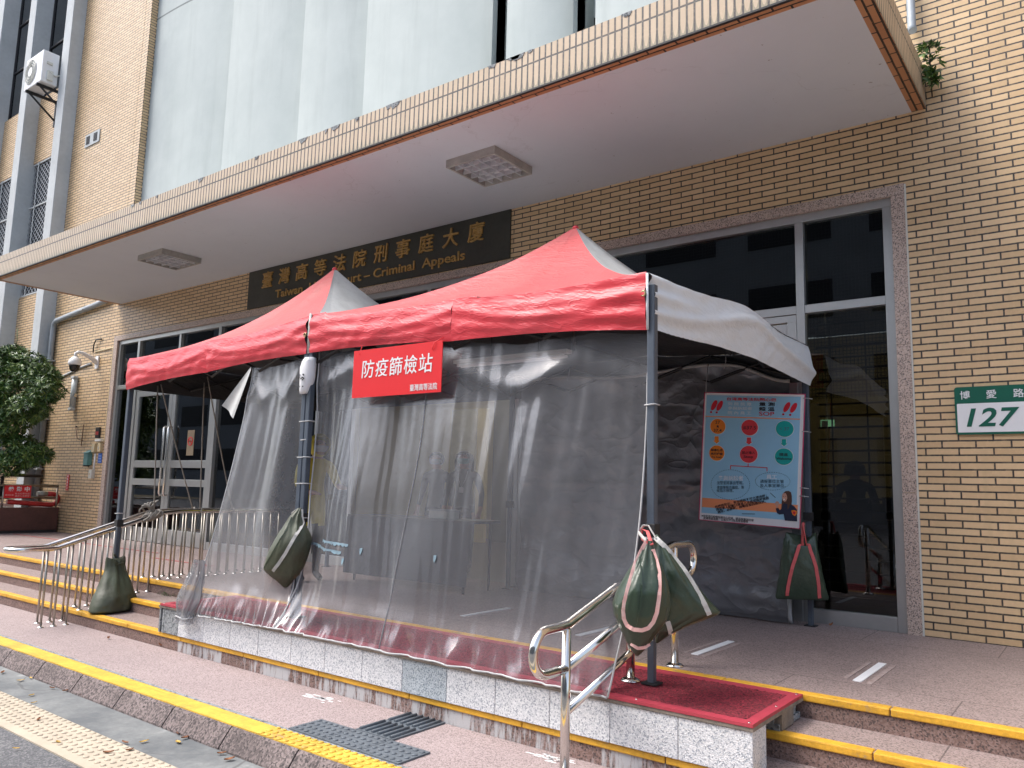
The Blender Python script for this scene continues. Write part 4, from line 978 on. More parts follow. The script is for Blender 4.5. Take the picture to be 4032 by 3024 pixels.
# ================================================================== THE TENT
TX0, TXM, TX1, TY0, TY1 = -8.11, -5.165, -2.10, 4.04, 6.80
tent = thing('canopy_tent', 'two peaked pop-up tent with red front and white side on slate grey poles', 'tent', (-5.1, 5.4, 0))
PK = {0: (-3.50, 5.42, 3.27), 1: (-6.60, 5.42, 3.38)}
def eave(u):                                     # top of the front valance along x: high at the middles, slack between
    return 0
def roof_z(t, zE, zP):
    return zE + (zP - zE) * (0.42 * t + 0.58 * t ** 2.3)
def roof_cell(x0, x1, zc, pk, backx=0.0):
    """four concave triangular faces meeting at the peak; zc gives the eave height at a rim point"""
    faces = []
    px, py, pz = pk
    rim = {'front': ((x0, TY0), (x1, TY0)), 'right': ((x1, TY0), (x1 + backx, TY1)), 'back': ((x1 + backx, TY1), (x0, TY1)), 'left': ((x0, TY1), (x0, TY0))}
    out = {}
    for k, (a, c) in rim.items():
        def fn(u, v, a=a, c=c):
            x = a[0] + (c[0] - a[0]) * u; y = a[1] + (c[1] - a[1]) * u; zE = zc(x, y)
            t = v; X = x + (px - x) * t; Y = y + (py - y) * t
            z = roof_z(t, zE, pz)
            # faces belly inwards a little between the hips
            z -= 0.05 * math.sin(math.pi * u) * math.sin(math.pi * min(1, t * 1.25)) * (1 - t)
            z += 0.006 * nz(X * 3, Y * 3, 1.7)
            return (X, Y, z)
        out[k] = fn
    return out
def zc(x, y):
    if y < TY0 + 0.02:
        c = [(-8.11, 2.302), (-6.62, 2.352), (-5.165, 2.430), (-3.60, 2.360), (-2.10, 2.334)]
    else: c = [(-8.2, 2.30), (-6.62, 2.36), (-5.165, 2.40), (-3.60, 2.37), (-2.0, 2.326)]
    if abs(x - TX1) < 0.12 and TY0 + 0.02 < y < TY1 - 0.02:
        s_ = (y - TY0) / (TY1 - TY0)
        return 2.334 + 0.075 * math.sin(math.pi * s_) ** 1.5 + (2.326 - 2.334) * s_ - 0.03 * math.sin(2 * math.pi * s_) ** 2
    if abs(x - TXM) < 0.01 and TY0 + 0.02 < y < TY1 - 0.02: return 2.41
    for (xa, za), (xb, zb) in zip(c, c[1:]):
        if xa - 1e-6 <= x <= xb + 0.2:
            t = (x - xa) / (xb - xa); t = max(0, min(1, t))
            return za + (zb - za) * t - 0.030 * math.sin(math.pi * t)
    return 2.33
def up(mb):
    outward(mb, (0, 0, 1))
def outward(mb, d):
    d = Vector(d); tot = Vector((0, 0, 0))
    for f in mb.bm.faces:
        f.normal_update(); tot += f.normal * f.calc_area()
    if tot.dot(d) < 0: bmesh.ops.reverse_faces(mb.bm, faces=mb.bm.faces)
rr_, rw_ = MB(), MB()
for (x0, x1, pk, bx) in ((TXM, TX1, PK[0], 0.10), (TX0, TXM, PK[1], 0.0)):
    cell = roof_cell(x0, x1, zc, pk, bx)
    for k, fn in cell.items():
        one = MB().sheet(28, 22, fn); outward(one, (0, 0, 1)); tmp = bpy.data.meshes.new('tmp'); one.bm.to_mesh(tmp); one.bm.free()
        (rr_ if k in ('front', 'back') else rw_).add_mesh(tmp)
up(rr_); up(rw_)
rr_.build('red_roof', M['tent_roof_red'], tent, recalc=False); rw_.build('white_roof', M['tent_roof_white'], tent, recalc=False)
cap = MB()
for p in PK.values(): cap.ball((p[0], p[1], p[2] - 0.012), 0.028, 0.028, 0.022, 12, 6)
cap.build('peak_cap', M['tent_red'], tent)
# ridge piping between red and white faces is left to the seam; valances hang from the eaves
def fold(x, z, s, fr):
    return 0.012 * nz(x * 2.1 + s, z * 4.0) + 0.005 * nz(x * 6 + s, z * 9 - x * 5)
def valance(xa, xb, za_b, zb_b, gather_a, gather_b, seed_):
    """front valance from xa to xb with its bottom edge heights and gathers at the ends"""
    def fn(u, v):
        x = xa + (xb - xa) * u
        zt = zc(x, TY0); zb = za_b + (zb_b - za_b) * u + 0.018 * math.sin(math.pi * u)
        z = zt + (zb - zt) * v
        y = TY0 - 0.006 - 0.022 * math.sin(math.pi * v * 0.9) + fold(x, z, seed_, 1)
        # pleats fanning out of the gathered ends
        for g, w0 in ((u, gather_a), (1 - u, gather_b)):
            if w0: 
                e = math.exp(-g * 3.2)
                y += w0 * e * 0.009 * math.sin(17 * v * (1 + 0.25 * g) + 3 * g + seed_) * smooth(0, 0.12, v + 0.12)
                y -= w0 * 0.020 * (1 - math.exp(-g * 9)) * 0.6
        # long sagging swags
        y -= 0.011 * math.exp(-((v - 0.25 - 0.35 * math.sin(math.pi * u)) / 0.13) ** 2) + 0.006 * math.exp(-((v - 0.62 - 0.22 * math.sin(math.pi * u)) / 0.09) ** 2)
        return (x, y, z)
    return fn
vr = MB()
vr.sheet(90, 26, valance(TXM + 0.015, -3.60, 2.108, 2.060, 0.7, 0.25, 1.0))
vr.sheet(90, 26, valance(-3.60, TX1, 2.060, 1.990, 0.15, 1.0, 4.0))
vr.sheet(90, 26, valance(-6.62, TXM - 0.030, 2.052, 2.105, 0.2, 0.7, 7.0))
vr.sheet(90, 26, valance(TX0, -6.62, 1.968, 2.052, 0.5, 0.3, 9.0))
outward(vr, (0, -1, 0)); vr.build('red_valance', M['tent_red'], tent, recalc=False)
def side_val(u, v):
    y = TY0 + (TY1 - TY0) * u; x0 = TX1 + 0.085 * u
    zt = zc(x0, y); zb = 1.992 - 0.008 * u + 0.055 * math.sin(math.pi * u) ** 1.5
    z = zt + (zb - zt) * v
    x = x0 + 0.008 + 0.030 * math.sin(math.pi * v * 0.9) + fold(y, z, 20, 1) * 1.5
    x += 0.020 * math.exp(-u * 7) * math.sin(20 * v + 5 * u)
    x += 0.035 * math.exp(-((v - 0.25 - abs(u - 0.55) * 1.0) / 0.12) ** 2) * smooth(0.0, 0.35, u)
    x += 0.004 * math.sin(y * 95) * math.exp(-((u - 0.14) / 0.10) ** 2) * smooth(0.3, 1, v)
    return (x, y, z)
vw = MB().sheet(110, 26, side_val); outward(vw, (1, 0, 0)); vw.build('white_valance', M['tent_white'], tent, recalc=False)
def back_val(u, v):
    x = TX0 + (TX1 + 0.085 - TX0) * u; zt = zc(x, TY1); return (x, TY1 + 0.01 + fold(x, v, 30, 1), zt + (2.02 - zt) * v)
vb = MB().sheet(60, 8, back_val); outward(vb, (0, 1, 0)); vb.build('back_valance', M['tent_red'], tent, recalc=False)
def left_val(u, v):
    y = TY0 + (TY1 - TY0) * u; zt = zc(TX0, y) if u > 0.01 else 2.302; return (TX0 - 0.01 - fold(y, v, 40, 1), y, zt + (1.98 - zt) * v)
vl = MB().sheet(40, 8, left_val); outward(vl, (-1, 0, 0)); vl.build('left_valance', M['tent_white'], tent, recalc=False)
# hems, grommets, white strap in the middle gap
hm = MB()
hm.tube([(TX1 + 0.006, TY0 - 0.02, zc(TX1, TY0) - 0.01), (TX1 + 0.008, TY0 - 0.022, 2.15), (TX1 + 0.006, TY0 - 0.014, 1.99)], 0.008, 8); hm.build('corner_seam', M['tent_white'], tent)
MB().tube([(-5.168, TY0 - 0.016, 2.44), (-5.170, TY0 - 0.022, 2.28), (-5.165, TY0 - 0.018, 2.11)], 0.014, 10, flat=0.6).build('white_strap', M['white_strap'], tent)
gm = plain('brass_grommet', (0.35, 0.27, 0.14), 0.35, 0.8)
for x, z in ((TX1 - 0.01, 2.20), (-5.20, 2.26)):
    MB().tube([(x + 0.014 * math.cos(k * math.pi / 8), TY0 - 0.038, z + 0.014 * math.sin(k * math.pi / 8)) for k in range(16)], 0.006, 6, closed=True).build('grommet', gm, tent)
def pole(x, y, z0, z1=2.26, s_=0.024, joint=1.0):
    """square telescopic leg: outer sleeve, thinner foot, clamp, foot plate"""
    b = MB(); b.box(x - s_, x + s_, y - s_, y + s_, joint, z1)
    o = b.build('pole', M['pole'], tent, bevel=0.006)
    MB().box(x - s_ * 0.8, x + s_ * 0.8, y - s_ * 0.8, y + s_ * 0.8, z0 + 0.008, joint - 0.001).build('lower_leg', M['pole'], o, bevel=0.003)
    MB().box(x - s_ * 1.4, x + s_ * 1.4, y - s_ * 1.4, y + s_ * 1.4, joint - 0.05, joint + 0.02).build('clamp', M['black'], o, bevel=0.004)
    MB().box(x - 0.045, x + 0.045, y - 0.045, y + 0.045, z0, z0 + 0.008).build('foot', M['dark_metal'], o)
pole(TX1 + 0.02, TY0 + 0.02, 0.014, joint=0.86); pole(-5.205, TY0 + 0.012, 0.014, joint=0.80); pole(-5.148, TY0 + 0.012, 0.014, joint=0.80)
pole(TX0 + 0.02, TY0 + 0.02, -0.238, joint=0.62); pole(TX1 + 0.065, TY1 - 0.015, 0, joint=0.9); pole(TXM, TY1 - 0.015, 0, joint=0.9); pole(TX0 + 0.02, TY1 - 0.02, 0, joint=0.9)
# scissor truss bars under the eaves and up to the peaks
def scissor(p, q, n, ztop, zbot):
    b = MB(); p = Vector(p); q = Vector(q)
    for i in range(n):
        a = p + (q - p) * (i / n); c = p + (q - p) * ((i + 1) / n)
        for z0, z1, o_ in ((ztop, zbot, 0.012), (zbot, ztop, -0.012)):
            dv = (q - p).normalized(); sd = Vector((-dv.y, dv.x, 0)) * o_
            A = Vector((a.x, a.y, z0)) + sd; C = Vector((c.x, c.y, z1)) + sd
            b.tube([A, C], 0.014, 4)
    b.build('scissor_bar', M['black'], tent)
scissor((TX1, TY0 + 0.05, 0), (TXM, TY0 + 0.05, 0), 4, 2.28, 2.02); scissor((TXM, TY0 + 0.05, 0), (TX0, TY0 + 0.05, 0), 4, 2.28, 2.02)
scissor((TX1 - 0.06, TY0 + 0.05, 0), (TX1 - 0.02, TY1 - 0.05, 0), 4, 2.26, 2.06); scissor((TX1, TY1 - 0.05, 0), (TXM, TY1 - 0.05, 0), 4, 2.30, 2.06)
scissor((TXM, TY1 - 0.05, 0), (TX0, TY1 - 0.05, 0), 4, 2.30, 2.06); scissor((TXM, TY0, 0), (TXM, TY1, 0), 4, 2.28, 2.04); scissor((TX0, TY0, 0), (TX0, TY1, 0), 4, 2.28, 2.04)
for p in PK.values(): MB().tube([(p[0], p[1], 2.2), (p[0], p[1], p[2] - 0.03)], 0.017, 8).build('centre_pole', M['black'], tent)
for xm in (-3.6, -6.63):
    MB().tube([(xm, TY0 + 0.05, 2.27), (xm, 5.42, 2.3), (xm, TY1 - 0.05, 2.29)], 0.012, 6).build('cross_bar', M['black'], tent)
ut = thing('tube_lamp', 'unlit twin tube lamp hung inside the tent behind the clear curtain', 'lamp', (-3.9, 5.2, 2.1))
MB().box(-4.6, -3.4, 5.16, 5.24, 2.14, 2.17).build('batten', M['offwhite'], ut)
for y in (5.175, 5.225): MB().tube([(-4.56, y, 2.12), (-3.44, y, 2.12)], 0.013, 8).build('tube', M['white'], ut)
MB().tube([(-4.2, 5.2, 2.17), (-4.2, 5.2, 2.4)], 0.004, 5).tube([(-3.7, 5.2, 2.17), (-3.7, 5.2, 2.4)], 0.004, 5).build('hanger', M['dark_metal'], ut)
# cable ties round the poles
for x, z, wd in ((TX1 + 0.02, 1.55, 0.03), (-5.176, 1.26, 0.06), (-5.176, 1.40, 0.03), (-5.176, 1.55, 0.06), (-5.176, 1.05, 0.06), (-5.176, 0.78, 0.062), (-8.09, 0.70, 0.03)):
    y0 = TY0 - 0.012; wd += 0.002
    MB().tube([(x - wd, y0, z), (x + wd, y0, z + 0.004), (x + wd, y0 + 0.06, z + 0.004), (x - wd, y0 + 0.06, z)], 0.0045, 6, closed=True).build('cable_tie', M['white_cord'], tent)

# ------------------------------------------------------------------ clear curtains
def film(name, label, fnL, fnR, fnTop, fnBot, gather, seedv, mt, nfold, poleside):
    t = thing(name, label, 'curtain', ((fnL(1) + fnR(1)) / 2, 3.7, 0), 'clear plastic curtains across the tent front')
    def fn(u, v):
        xl, xr = fnL(v), fnR(v); x = xl + (xr - xl) * u
        zt, zb = fnTop(u), fnBot(u); z = zt + (zb - zt) * v
        e = 1.25 + max(3.6 * math.exp(-((u - 0) / 0.10) ** 2) if 'L' in poleside else 0, (3.6 if 'M' in poleside else 0.9) * math.exp(-((u - 1) / 0.10) ** 2) if 'R' in poleside else 0)
        y = 4.085 - 0.395 * v ** e
        # hanging folds gathered at the tied ends
        amp = 0.30 + 0.95 * (math.exp(-u * 3.2) * gather[0] + math.exp(-(1 - u) * 6) * gather[1])
        uu = u + 0.05 * (1 - v) * math.sin(u * 7 + seedv)
        fo = 0.034 * nz(uu * nfold * 0.45, v * 0.9, seedv) + 0.026 * nz(uu * nfold, v * 1.1, seedv + 9) + 0.014 * nz(uu * nfold * 2.6, v * 1.3, seedv + 4)
        y += amp * fo * (0.35 + 0.65 * smooth(0, 0.3, v)) * (1 - 0.55 * smooth(0.75, 1, v)) + 0.022 * nz(x * 1.7 + seedv, z * 1.1, 3) * smooth(0.02, 0.2, v)
        # slack swags below the top edge
        y -= 0.030 * math.exp(-((v - 0.08 - 0.06 * abs(math.sin(u * 9 + seedv))) / 0.035) ** 2) * (0.4 + 0.6 * nz(u * 6, seedv))
        # ruffles where the film is bunched over the deck edge
        k = smooth(0.90, 1.0, v)
        y += k * (0.050 * nz(u * 22, v * 6, seedv) + 0.028 * nz(u * 55, v * 14, seedv)) - 0.014 * k - 0.02 * smooth(0.86, 0.93, v) * (1 - k) * (0.5 + nz(u * 9, 5 + seedv))
        if v > 0.985: y = min(y, 3.697)
        x += 0.010 * nz(u * 12, v * 2, seedv)
        return (x, y, z)
    b = MB().sheet(150, 90, fn); b.build('film', mt, t)
    return t, fn
def lerp(a, b): return lambda v: a + (b - a) * v
c1, f1 = film('plastic_curtain', 'milky clear plastic curtain left of the middle pole', lambda v: -6.0 - 0.10 * v + 0.05 * math.sin(v * 3), lambda v: -5.235 + 0.30 * smooth(0.62, 1, v) + 0.015 * v,
              lambda u: 2.06 + 0.05 * u - 0.035 * math.sin(math.pi * u), lambda u: -0.022 + 0.024 * u, (0.45, 0.3), 2.0, M['film_milky'], 4.5, 'RM')
c2, f2 = film('plastic_curtain', 'wide clear plastic curtain right of the middle pole behind the red sign', lambda v: -5.10 + 0.17 * smooth(0.5, 1, v), lambda v: -2.115 - 0.02 * v,
              lambda u: 2.125 - 0.14 * u + 0.02 * math.sin(u * 16) - 0.012 * abs(math.sin(u * 25)), lambda u: 0.004, (0.8, 0.5), 5.0, M['film'], 17, 'LR')
# welded edge cords, hem cord
b = MB().tube([Vector(f2(1, k / 24)) + Vector((0.004, -0.004, 0)) for k in range(25)], 0.006, 6); b.tube([Vector(f2(0, k / 24)) + Vector((-0.004, -0.004, 0)) for k in range(25)], 0.006, 6)
b.tube([Vector(f2(k / 60, 1)) + Vector((0, -0.008, 0)) for k in range(61)], 0.006, 6)
b.build('edge_cord', M['white_cord'], c2)
b = MB().tube([Vector(f2(0.41 + 0.018 * math.sin(k / 9), k / 40)) + Vector((0, -0.003, 0)) for k in range(41)], 0.0055, 6); b.build('welded_seam', M['film_milky'], c2)
b = MB().tube([Vector(f1(k / 30, 1)) + Vector((0, -0.008, 0)) for k in range(4, 31)], 0.006, 6).tube([Vector(f1(0, k / 24)) for k in range(25)], 0.005, 6); b.tube([Vector(f1(1, k / 24)) + Vector((0, -0.004, 0)) for k in range(25)], 0.005, 6)
b.build('edge_cord', M['white_cord'], c1)
# stiff milky flap folded out at the upper left, and the bunched end at the lower left
def flap(u, v):
    A = Vector((-5.99, 4.05, 2.06)); Bq = Vector((-6.27, 3.97, 1.72)); Cq = Vector((-6.08, 3.99, 1.60)); D = Vector((-5.97, 4.04, 2.03))
    p = (A.lerp(Bq, v)).lerp(D.lerp(Cq, v), u); p.y += 0.02 * math.sin(u * 5) * v; return p
MB().sheet(10, 14, flap).build('folded_flap', plain('stiff_white_film', (0.50, 0.50, 0.48), 0.4), c1)
def bunch(u, v):
    a = 2 * math.pi * u; k = 0.05 + 0.055 * smooth(0, 0.6, v) - 0.030 * smooth(0.65, 0.9, v) + 0.015 * smooth(0.92, 1, v)
    k *= 1 + 0.22 * math.sin(a * 7 + v * 3) + 0.25 * nz(math.cos(a) * 2, math.sin(a) * 2, v * 4)
    return (-6.10 + k * math.cos(a) * 1.15, 3.76 - 0.10 * smooth(0, 1, v) + k * math.sin(a) * 0.55, 0.40 - 0.50 * v)
MB().sheet(40, 30, bunch).build('bunched_end', M['film_milky'], c1)
MB().tube([(-6.10 + 0.10 * math.cos(k * math.pi / 10), 3.665 + 0.055 * math.sin(k * math.pi / 10), -0.05 + 0.008 * math.sin(k)) for k in range(20)], 0.006, 6, closed=True).build('tie_cord', M['white_cord'], c1)
# scraps of pale blue tape left on the film
tapem = plain('pale_blue_tape', (0.20, 0.31, 0.38), 0.7, var=0.3, scale=18)
q = random.Random(9)
def onfilm(x, z):
    v = (2.06 - z) / 2.08; xl = -5.10 + 0.17 * smooth(0.5, 1, v); u = (x - xl) / (-2.115 - 0.02 * v - xl)
    p = Vector(f2(max(0, min(1, u)), v)); return Vector((x, p.y - 0.010, z))
for x0, x1, z0, z1 in ((-4.97, -4.40, 0.60, 0.575), (-4.70, -4.34, 0.64, 0.63)):
    b = MB(); n = 22; us = [x0 + (x1 - x0) * i / n for i in range(n + 1)]; zs = [z0 + (z1 - z0) * i / n for i in range(n + 1)]; hg = [0.006 + 0.016 * q.random() for _ in range(n + 1)]
    T_ = [b.bm.verts.new(onfilm(x, z + 0.006)) for x, z in zip(us, zs)]; B_ = [b.bm.verts.new(onfilm(x, z - h_)) for x, z, h_ in zip(us, zs, hg)]
    for i in range(n): b.bm.faces.new((T_[i], T_[i + 1], B_[i + 1], B_[i]))
    b.build('tape_strip', tapem, c2)
for x, z in ((-4.36, 0.52), (-4.20, 0.60), (-3.50, 0.60)):
    MB().poly([onfilm(x - 0.016, z + 0.015), onfilm(x - 0.010, z - 0.015), onfilm(x + 0.002, z - 0.03), onfilm(x + 0.014, z), onfilm(x + 0.012, z + 0.02)]).build('tape_scrap', tapem, c2)

# red notice hung under the valance
sg = thing('screening_sign', 'red board with white Chinese lettering hung under the red valance', 'sign', (-4.08, 3.98, 1.88))
SY = 3.955
MB().box(-4.535, -3.63, SY, SY + 0.006, 1.70, 2.06).build('board', M['red_sign'], sg)
b = MB()
for i, ch in enumerate('防疫篩檢站'): b.add_mesh(fit(text_mesh(ch, 0.001, 0.004, 0.05), (-4.435 + i * 0.147, -4.303 + i * 0.147, 1.845, 1.980), wall_xy(SY - 0.0018), 1))
b.build('heading', M['white'], sg, recalc=False)
MB().add_mesh(fit(text_mesh('臺灣高等法院', 0.001, 0.003), (-3.925, -3.665, 1.720, 1.768), wall_xy(SY - 0.0018), 1)).build('small_lettering', M['white'], sg, recalc=False)
MB().tube([(-3.72, SY - 0.004, 2.0), (-3.70, SY - 0.012, 2.05), (-3.66, 4.0, 2.09)], 0.003, 5).tube([(-4.47, SY - 0.004, 2.03), (-4.50, 4.0, 2.1)], 0.003, 5).build('string', M['red_sign'], sg)
pb = thing('paper_wrap', 'white crumpled plastic wrap tied round the top of the middle pole', 'wrap', (-5.17, 4.02, 1.92))
rgs = []
for z, wx, wy, ox in ((2.07, 0.045, 0.045, 0.03), (2.04, 0.066, 0.052, 0.012), (1.99, 0.078, 0.055, 0.0), (1.92, 0.076, 0.055, 0.0), (1.86, 0.066, 0.052, -0.004), (1.80, 0.048, 0.048, -0.012), (1.775, 0.036, 0.042, -0.016)):
    rgs.append([(-5.18 + ox + wx * math.cos(a) * (1 + 0.06 * nz(a, z * 20)), TY0 - 0.004 + wy * math.sin(a) * (1 + 0.2 * nz(a * 2, z * 30)), z + 0.012 * nz(a * 1.5, z * 9)) for a in [2 * math.pi * k / 24 for k in range(24)]])
wr = plain('printed_white_plastic', (0.78, 0.78, 0.80), 0.5, var=0.03)
MB().rings(rgs).build('bag', wr, pb); q = random.Random(4); b = MB()
for i in range(16):
    x, z = -5.18 + q.uniform(-0.045, 0.035), 1.87 + q.gauss(0, 0.04); b.box(x - 0.004, x + 0.006, TY0 - 0.0665, TY0 - 0.062, z, z + 0.010)
b.build('printed_marks', M['dark_metal'], pb)

# ------------------------------------------------------------------ dark tarpaulin at the back
tarp = thing('tarpaulin', 'dark silver black tarpaulin hung across the back of the tent', 'tarpaulin', (-3.5, 6.75, 0))
def tarp_fn(u, v):
    x = -5.0 + 2.84 * u
    zt = 2.19 + 0.03 * math.sin(u * 11) - 0.13 * smooth(0.82, 1, u); z = zt + (0.012 - zt) * v
    y = 6.735 + 0.038 * nz(x * 2.0, z * 2.6, 4) + 0.022 * nz(x * 4.5, z * 6, 8) + 0.007 * nz(x * 12, z * 12, 1)
    y += 0.025 * abs(nz(x * 2.7 - z * 2, z * 2.2 + x, 12)) + 0.010 * math.sin((z + 0.25 * x) * 14) * smooth(0.55, 0, v)
    y -= 0.012 * math.exp(-((z - 1.12) / 0.02) ** 2) + 0.03 * smooth(0.80, 0.95, v) * (1 - smooth(0.97, 1, v))
    return (x, y, z)
MB().sheet(150, 110, tarp_fn).build('sheet', M['tarp'], tarp)
MB().tube([Vector(tarp_fn(k / 60, 0.0)) + Vector((0, -0.004, 0.0)) for k in range(61)], 0.016, 6).build('top_hem', plain('grey_white_hem', (0.42, 0.42, 0.41), 0.7), tarp)
MB().tube([Vector(tarp_fn(1, k / 50)) + Vector((-0.02, -0.008, 0)) for k in range(38, 51)], 0.018, 6, flat=0.6).build('side_hem', plain('silver_hem', (0.42, 0.43, 0.44), 0.5), tarp)
b = MB()
for x in (-4.4, -3.45, -2.72):
    b.tube([(x, 6.70, 2.17), (x + 0.01, 6.72, 2.24), (x, 6.74, 2.30)], 0.004, 5)
b.build('tie', M['white_cord'], tarp)

# ------------------------------------------------------------------ poster
po = thing('poster', 'light blue temperature check poster with coloured circles tied to the back right pole', 'poster', (-2.46, 6.62, 1.36))
PTL, PTR, PBL, PBR = Vector((-2.862, 6.60, 1.950)), Vector((-2.001, 6.66, 1.896)), Vector((-2.924, 6.60, 0.824)), Vector((-2.069, 6.66, 0.786))
pn = (PTR - PTL).cross(PBL - PTL).normalized()
if pn.y > 0: pn = -pn
def P(u, v, h=0.0): return PTL.lerp(PTR, u).lerp(PBL.lerp(PBR, u), v) + pn * h
def ZP(x, y):                                   # poster fractions measured on an enlargement of the print
    top = 118 - 6 * (x - 238) / 1059; bot = 1508 + (x - 175) * 102 / 1070
    v = (y - top) / (bot - top); l = 238 - 63 * v; r_2 = 1297 - 52 * v
    return (x - l) / (r_2 - l), v
def pfn(h0): return lambda a, b, h: P(*ZP(a, -b), h0 + h)
def prect(name, u0, u1, v0, v1, h, mt):
    return MB().prism([P(u0, v0, h), P(u1, v0, h), P(u1, v1, h), P(u0, v1, h)], pn * -0.0012).build(name, mt, po)
def pshape(name, pts, h, mt):
    return MB().prism([P(*ZP(x, y), h) for x, y in pts], pn * -0.0010).build(name, mt, po)
def ell(cx, cy, rx, ry, n=36, rot=0):
    return [(cx + rx * math.cos(a) * math.cos(rot) - ry * math.sin(a) * math.sin(rot), cy + rx * math.cos(a) * math.sin(rot) + ry * math.sin(a) * math.cos(rot)) for a in [2 * math.pi * k / n for k in range(n)]]
def ink(name, c): return plain(name, c, 0.55, var=0.02)
K = dict(red=ink('red_ink', (0.62, 0.012, 0.03)), crim=ink('crimson_ink', (0.55, 0.03, 0.12)), org=ink('orange_ink', (0.80, 0.22, 0.015)), peach=ink('peach_ink', (0.85, 0.30, 0.13)),
         rose=ink('rose_red_ink', (0.70, 0.045, 0.06)), teal=ink('teal_ink', (0.0, 0.36, 0.33)), blk=ink('black_ink', (0.012, 0.012, 0.02)), lb=ink('light_blue_print', (0.30, 0.57, 0.76)),
         grey=ink('pale_grey_ink', (0.66, 0.74, 0.80)), navy=ink('navy_ink', (0.01, 0.018, 0.05)), skin=ink('skin_tone_ink', (0.60, 0.33, 0.24)), hair=ink('brown_hair_ink', (0.085, 0.035, 0.022)), slate=ink('slate_ink', (0.06, 0.13, 0.19)))
prect('board', 0, 1, 0, 1, 0.000, M['white']).name = 'board'
MB().tube([P(0, 0, 0.001), P(1, 0, 0.001), P(1, 1, 0.001), P(0, 1, 0.001)], 0.005, 6, closed=True).build('red_edging', K['crim'], po)
prect('blue_field', 0.022, 0.962, 0.02, 0.945, 0.0014, K['lb'])
prect('orange_stripe', 0.022, 0.962, 0.185, 0.193, 0.0026, K['peach'])
pshape('orange_band', [(213, 1272), (1225, 1350), (1222, 1448), (208, 1372)], 0.0026, K['peach'])
def ptext(name, s, box, mt, bold=0.012, h=0.0038, fnm=None, **kw):
    MB().add_mesh(fit(text_mesh(s, 0.0004, bold, **kw), (box[0], box[1], -box[3], -box[2]), fnm or pfn(h), 1)).build(name, mt, po, recalc=False)
ptext('title', '台灣高等法院關心您', (484, 1010, 165, 202), K['red'], 0.016)
ptext('left_lines', '到 院 民 眾', (497, 752, 220, 256), K['grey'], 0.012); ptext('left_lines', '參與訴訟者', (497, 756, 268, 304), K['grey'], 0.012); ptext('left_lines', '院 內 員 工', (497, 748, 318, 356), K['grey'], 0.012)
ptext('measure_words', '量 測', (832, 992, 213, 255), K['blk'], 0.02); ptext('measure_words', '體 溫', (832, 992, 267, 310), K['blk'], 0.02); ptext('sop_word', 'SOP', (832, 988, 319, 366), K['red'], 0.004)
for cx, cy in ((345, 258), (407, 262), (1116, 262), (1184, 268)): pshape('exclamation_mark', ell(cx, cy, 62, 26, 28, rad(-64)), 0.0038, K['red'])
for cx, cy in ((311, 335), (374, 337), (1080, 344), (1150, 349)): pshape('exclamation_dot', ell(cx, cy, 12, 12, 16), 0.0038, K['red'])
for cx, cy, r1, mt in ((386, 492, 84, K['org']), (731, 499, 88, K['rose']), (1094, 507, 90, K['teal']), (375, 786, 84, K['org']), (721, 797, 94, K['rose']), (1086, 817, 92, K['teal'])):
    pshape('circle_rim', ell(cx, cy, r1 + 4, r1 + 4), 0.0026, M['white']); pshape('circle', ell(cx, cy, r1, r1), 0.0038, mt)
for cx, cy, mt in ((373, 640, K['org']), (724, 648, K['rose']), (1087, 660, K['teal'])):
    pts = [(-22, -38), (22, -38), (22, 10), (36, 10), (0, 42), (-36, 10), (-22, 10)]
    pshape('arrow_rim', [(cx + x * 1.14, cy + y * 1.1) for x, y in pts], 0.0026, M['white']); pshape('arrow', [(cx + x, cy + y) for x, y in pts], 0.0038, mt)
ptext('temperature', '37', (360, 411, 430, 464), K['blk'], 0.008, 0.005); ptext('temperature', '~', (376, 396, 474, 512), K['blk'], 0.02, 0.005); ptext('temperature', '37.4', (340, 429, 520, 553), K['blk'], 0.008, 0.005)
ptext('temperature', '≧37.5', (665, 800, 482, 520), K['blk'], 0.004, 0.005); ptext('temperature', '< 37', (1042, 1140, 488, 526), K['slate'], 0.006, 0.005)
ptext('circle_words', '稍事休息', (310, 442, 738, 768), K['blk'], 0.02, 0.005); ptext('circle_words', '再行複檢', (308, 442, 780, 810), K['blk'], 0.02, 0.005); ptext('circle_words', 'Try Again', (315, 431, 820, 845), K['blk'], 0.02, 0.005)
ptext('circle_words', '禁止進入', (650, 790, 762, 795), K['blk'], 0.006, 0.005); ptext('circle_words', 'Stop', (668, 768, 808, 845), K['blk'], 0.006, 0.005); ptext('circle_words', '請進', (1040, 1128, 775, 812), K['blk'], 0.012, 0.005); ptext('circle_words', 'Welcome', (1009, 1161, 826, 853), K['blk'], 0.02, 0.005)
for pts in ([(711, 897), (721, 897), (720, 938), (710, 938)], [(526, 918), (918, 938), (918, 946), (526, 927)], [(524, 918), (532, 918), (530, 960), (522, 960)], [(910, 938), (918, 938), (917, 982), (909, 982)]): pshape('branch_line', pts, 0.0038, K['rose'])
def dashes(cx, cy, rx, ry, n):
    b = MB()
    for i in range(n):
        a0, a1 = 2 * math.pi * i / n, 2 * math.pi * (i + 0.6) / n
        pts = [(cx + (rx + o_) * math.cos(a), cy + (ry + o_) * math.sin(a)) for o_, a in ((-2, a0), (2, a0), (2, a1), (-2, a1))]
        b.prism([P(*ZP(*p), 0.0038) for p in pts], pn * -0.001)
    b.build('dashed_ring', K['slate'], po)
dashes(522, 1130, 210, 162, 52); dashes(970, 1090, 178, 98, 46)
ptext('ring_heading', '參與訴訟者', (392, 664, 1032, 1086), K['grey'], 0.02); ptext('ring_heading', '員工', (907, 1014, 1018, 1066), K['grey'], 0.02)
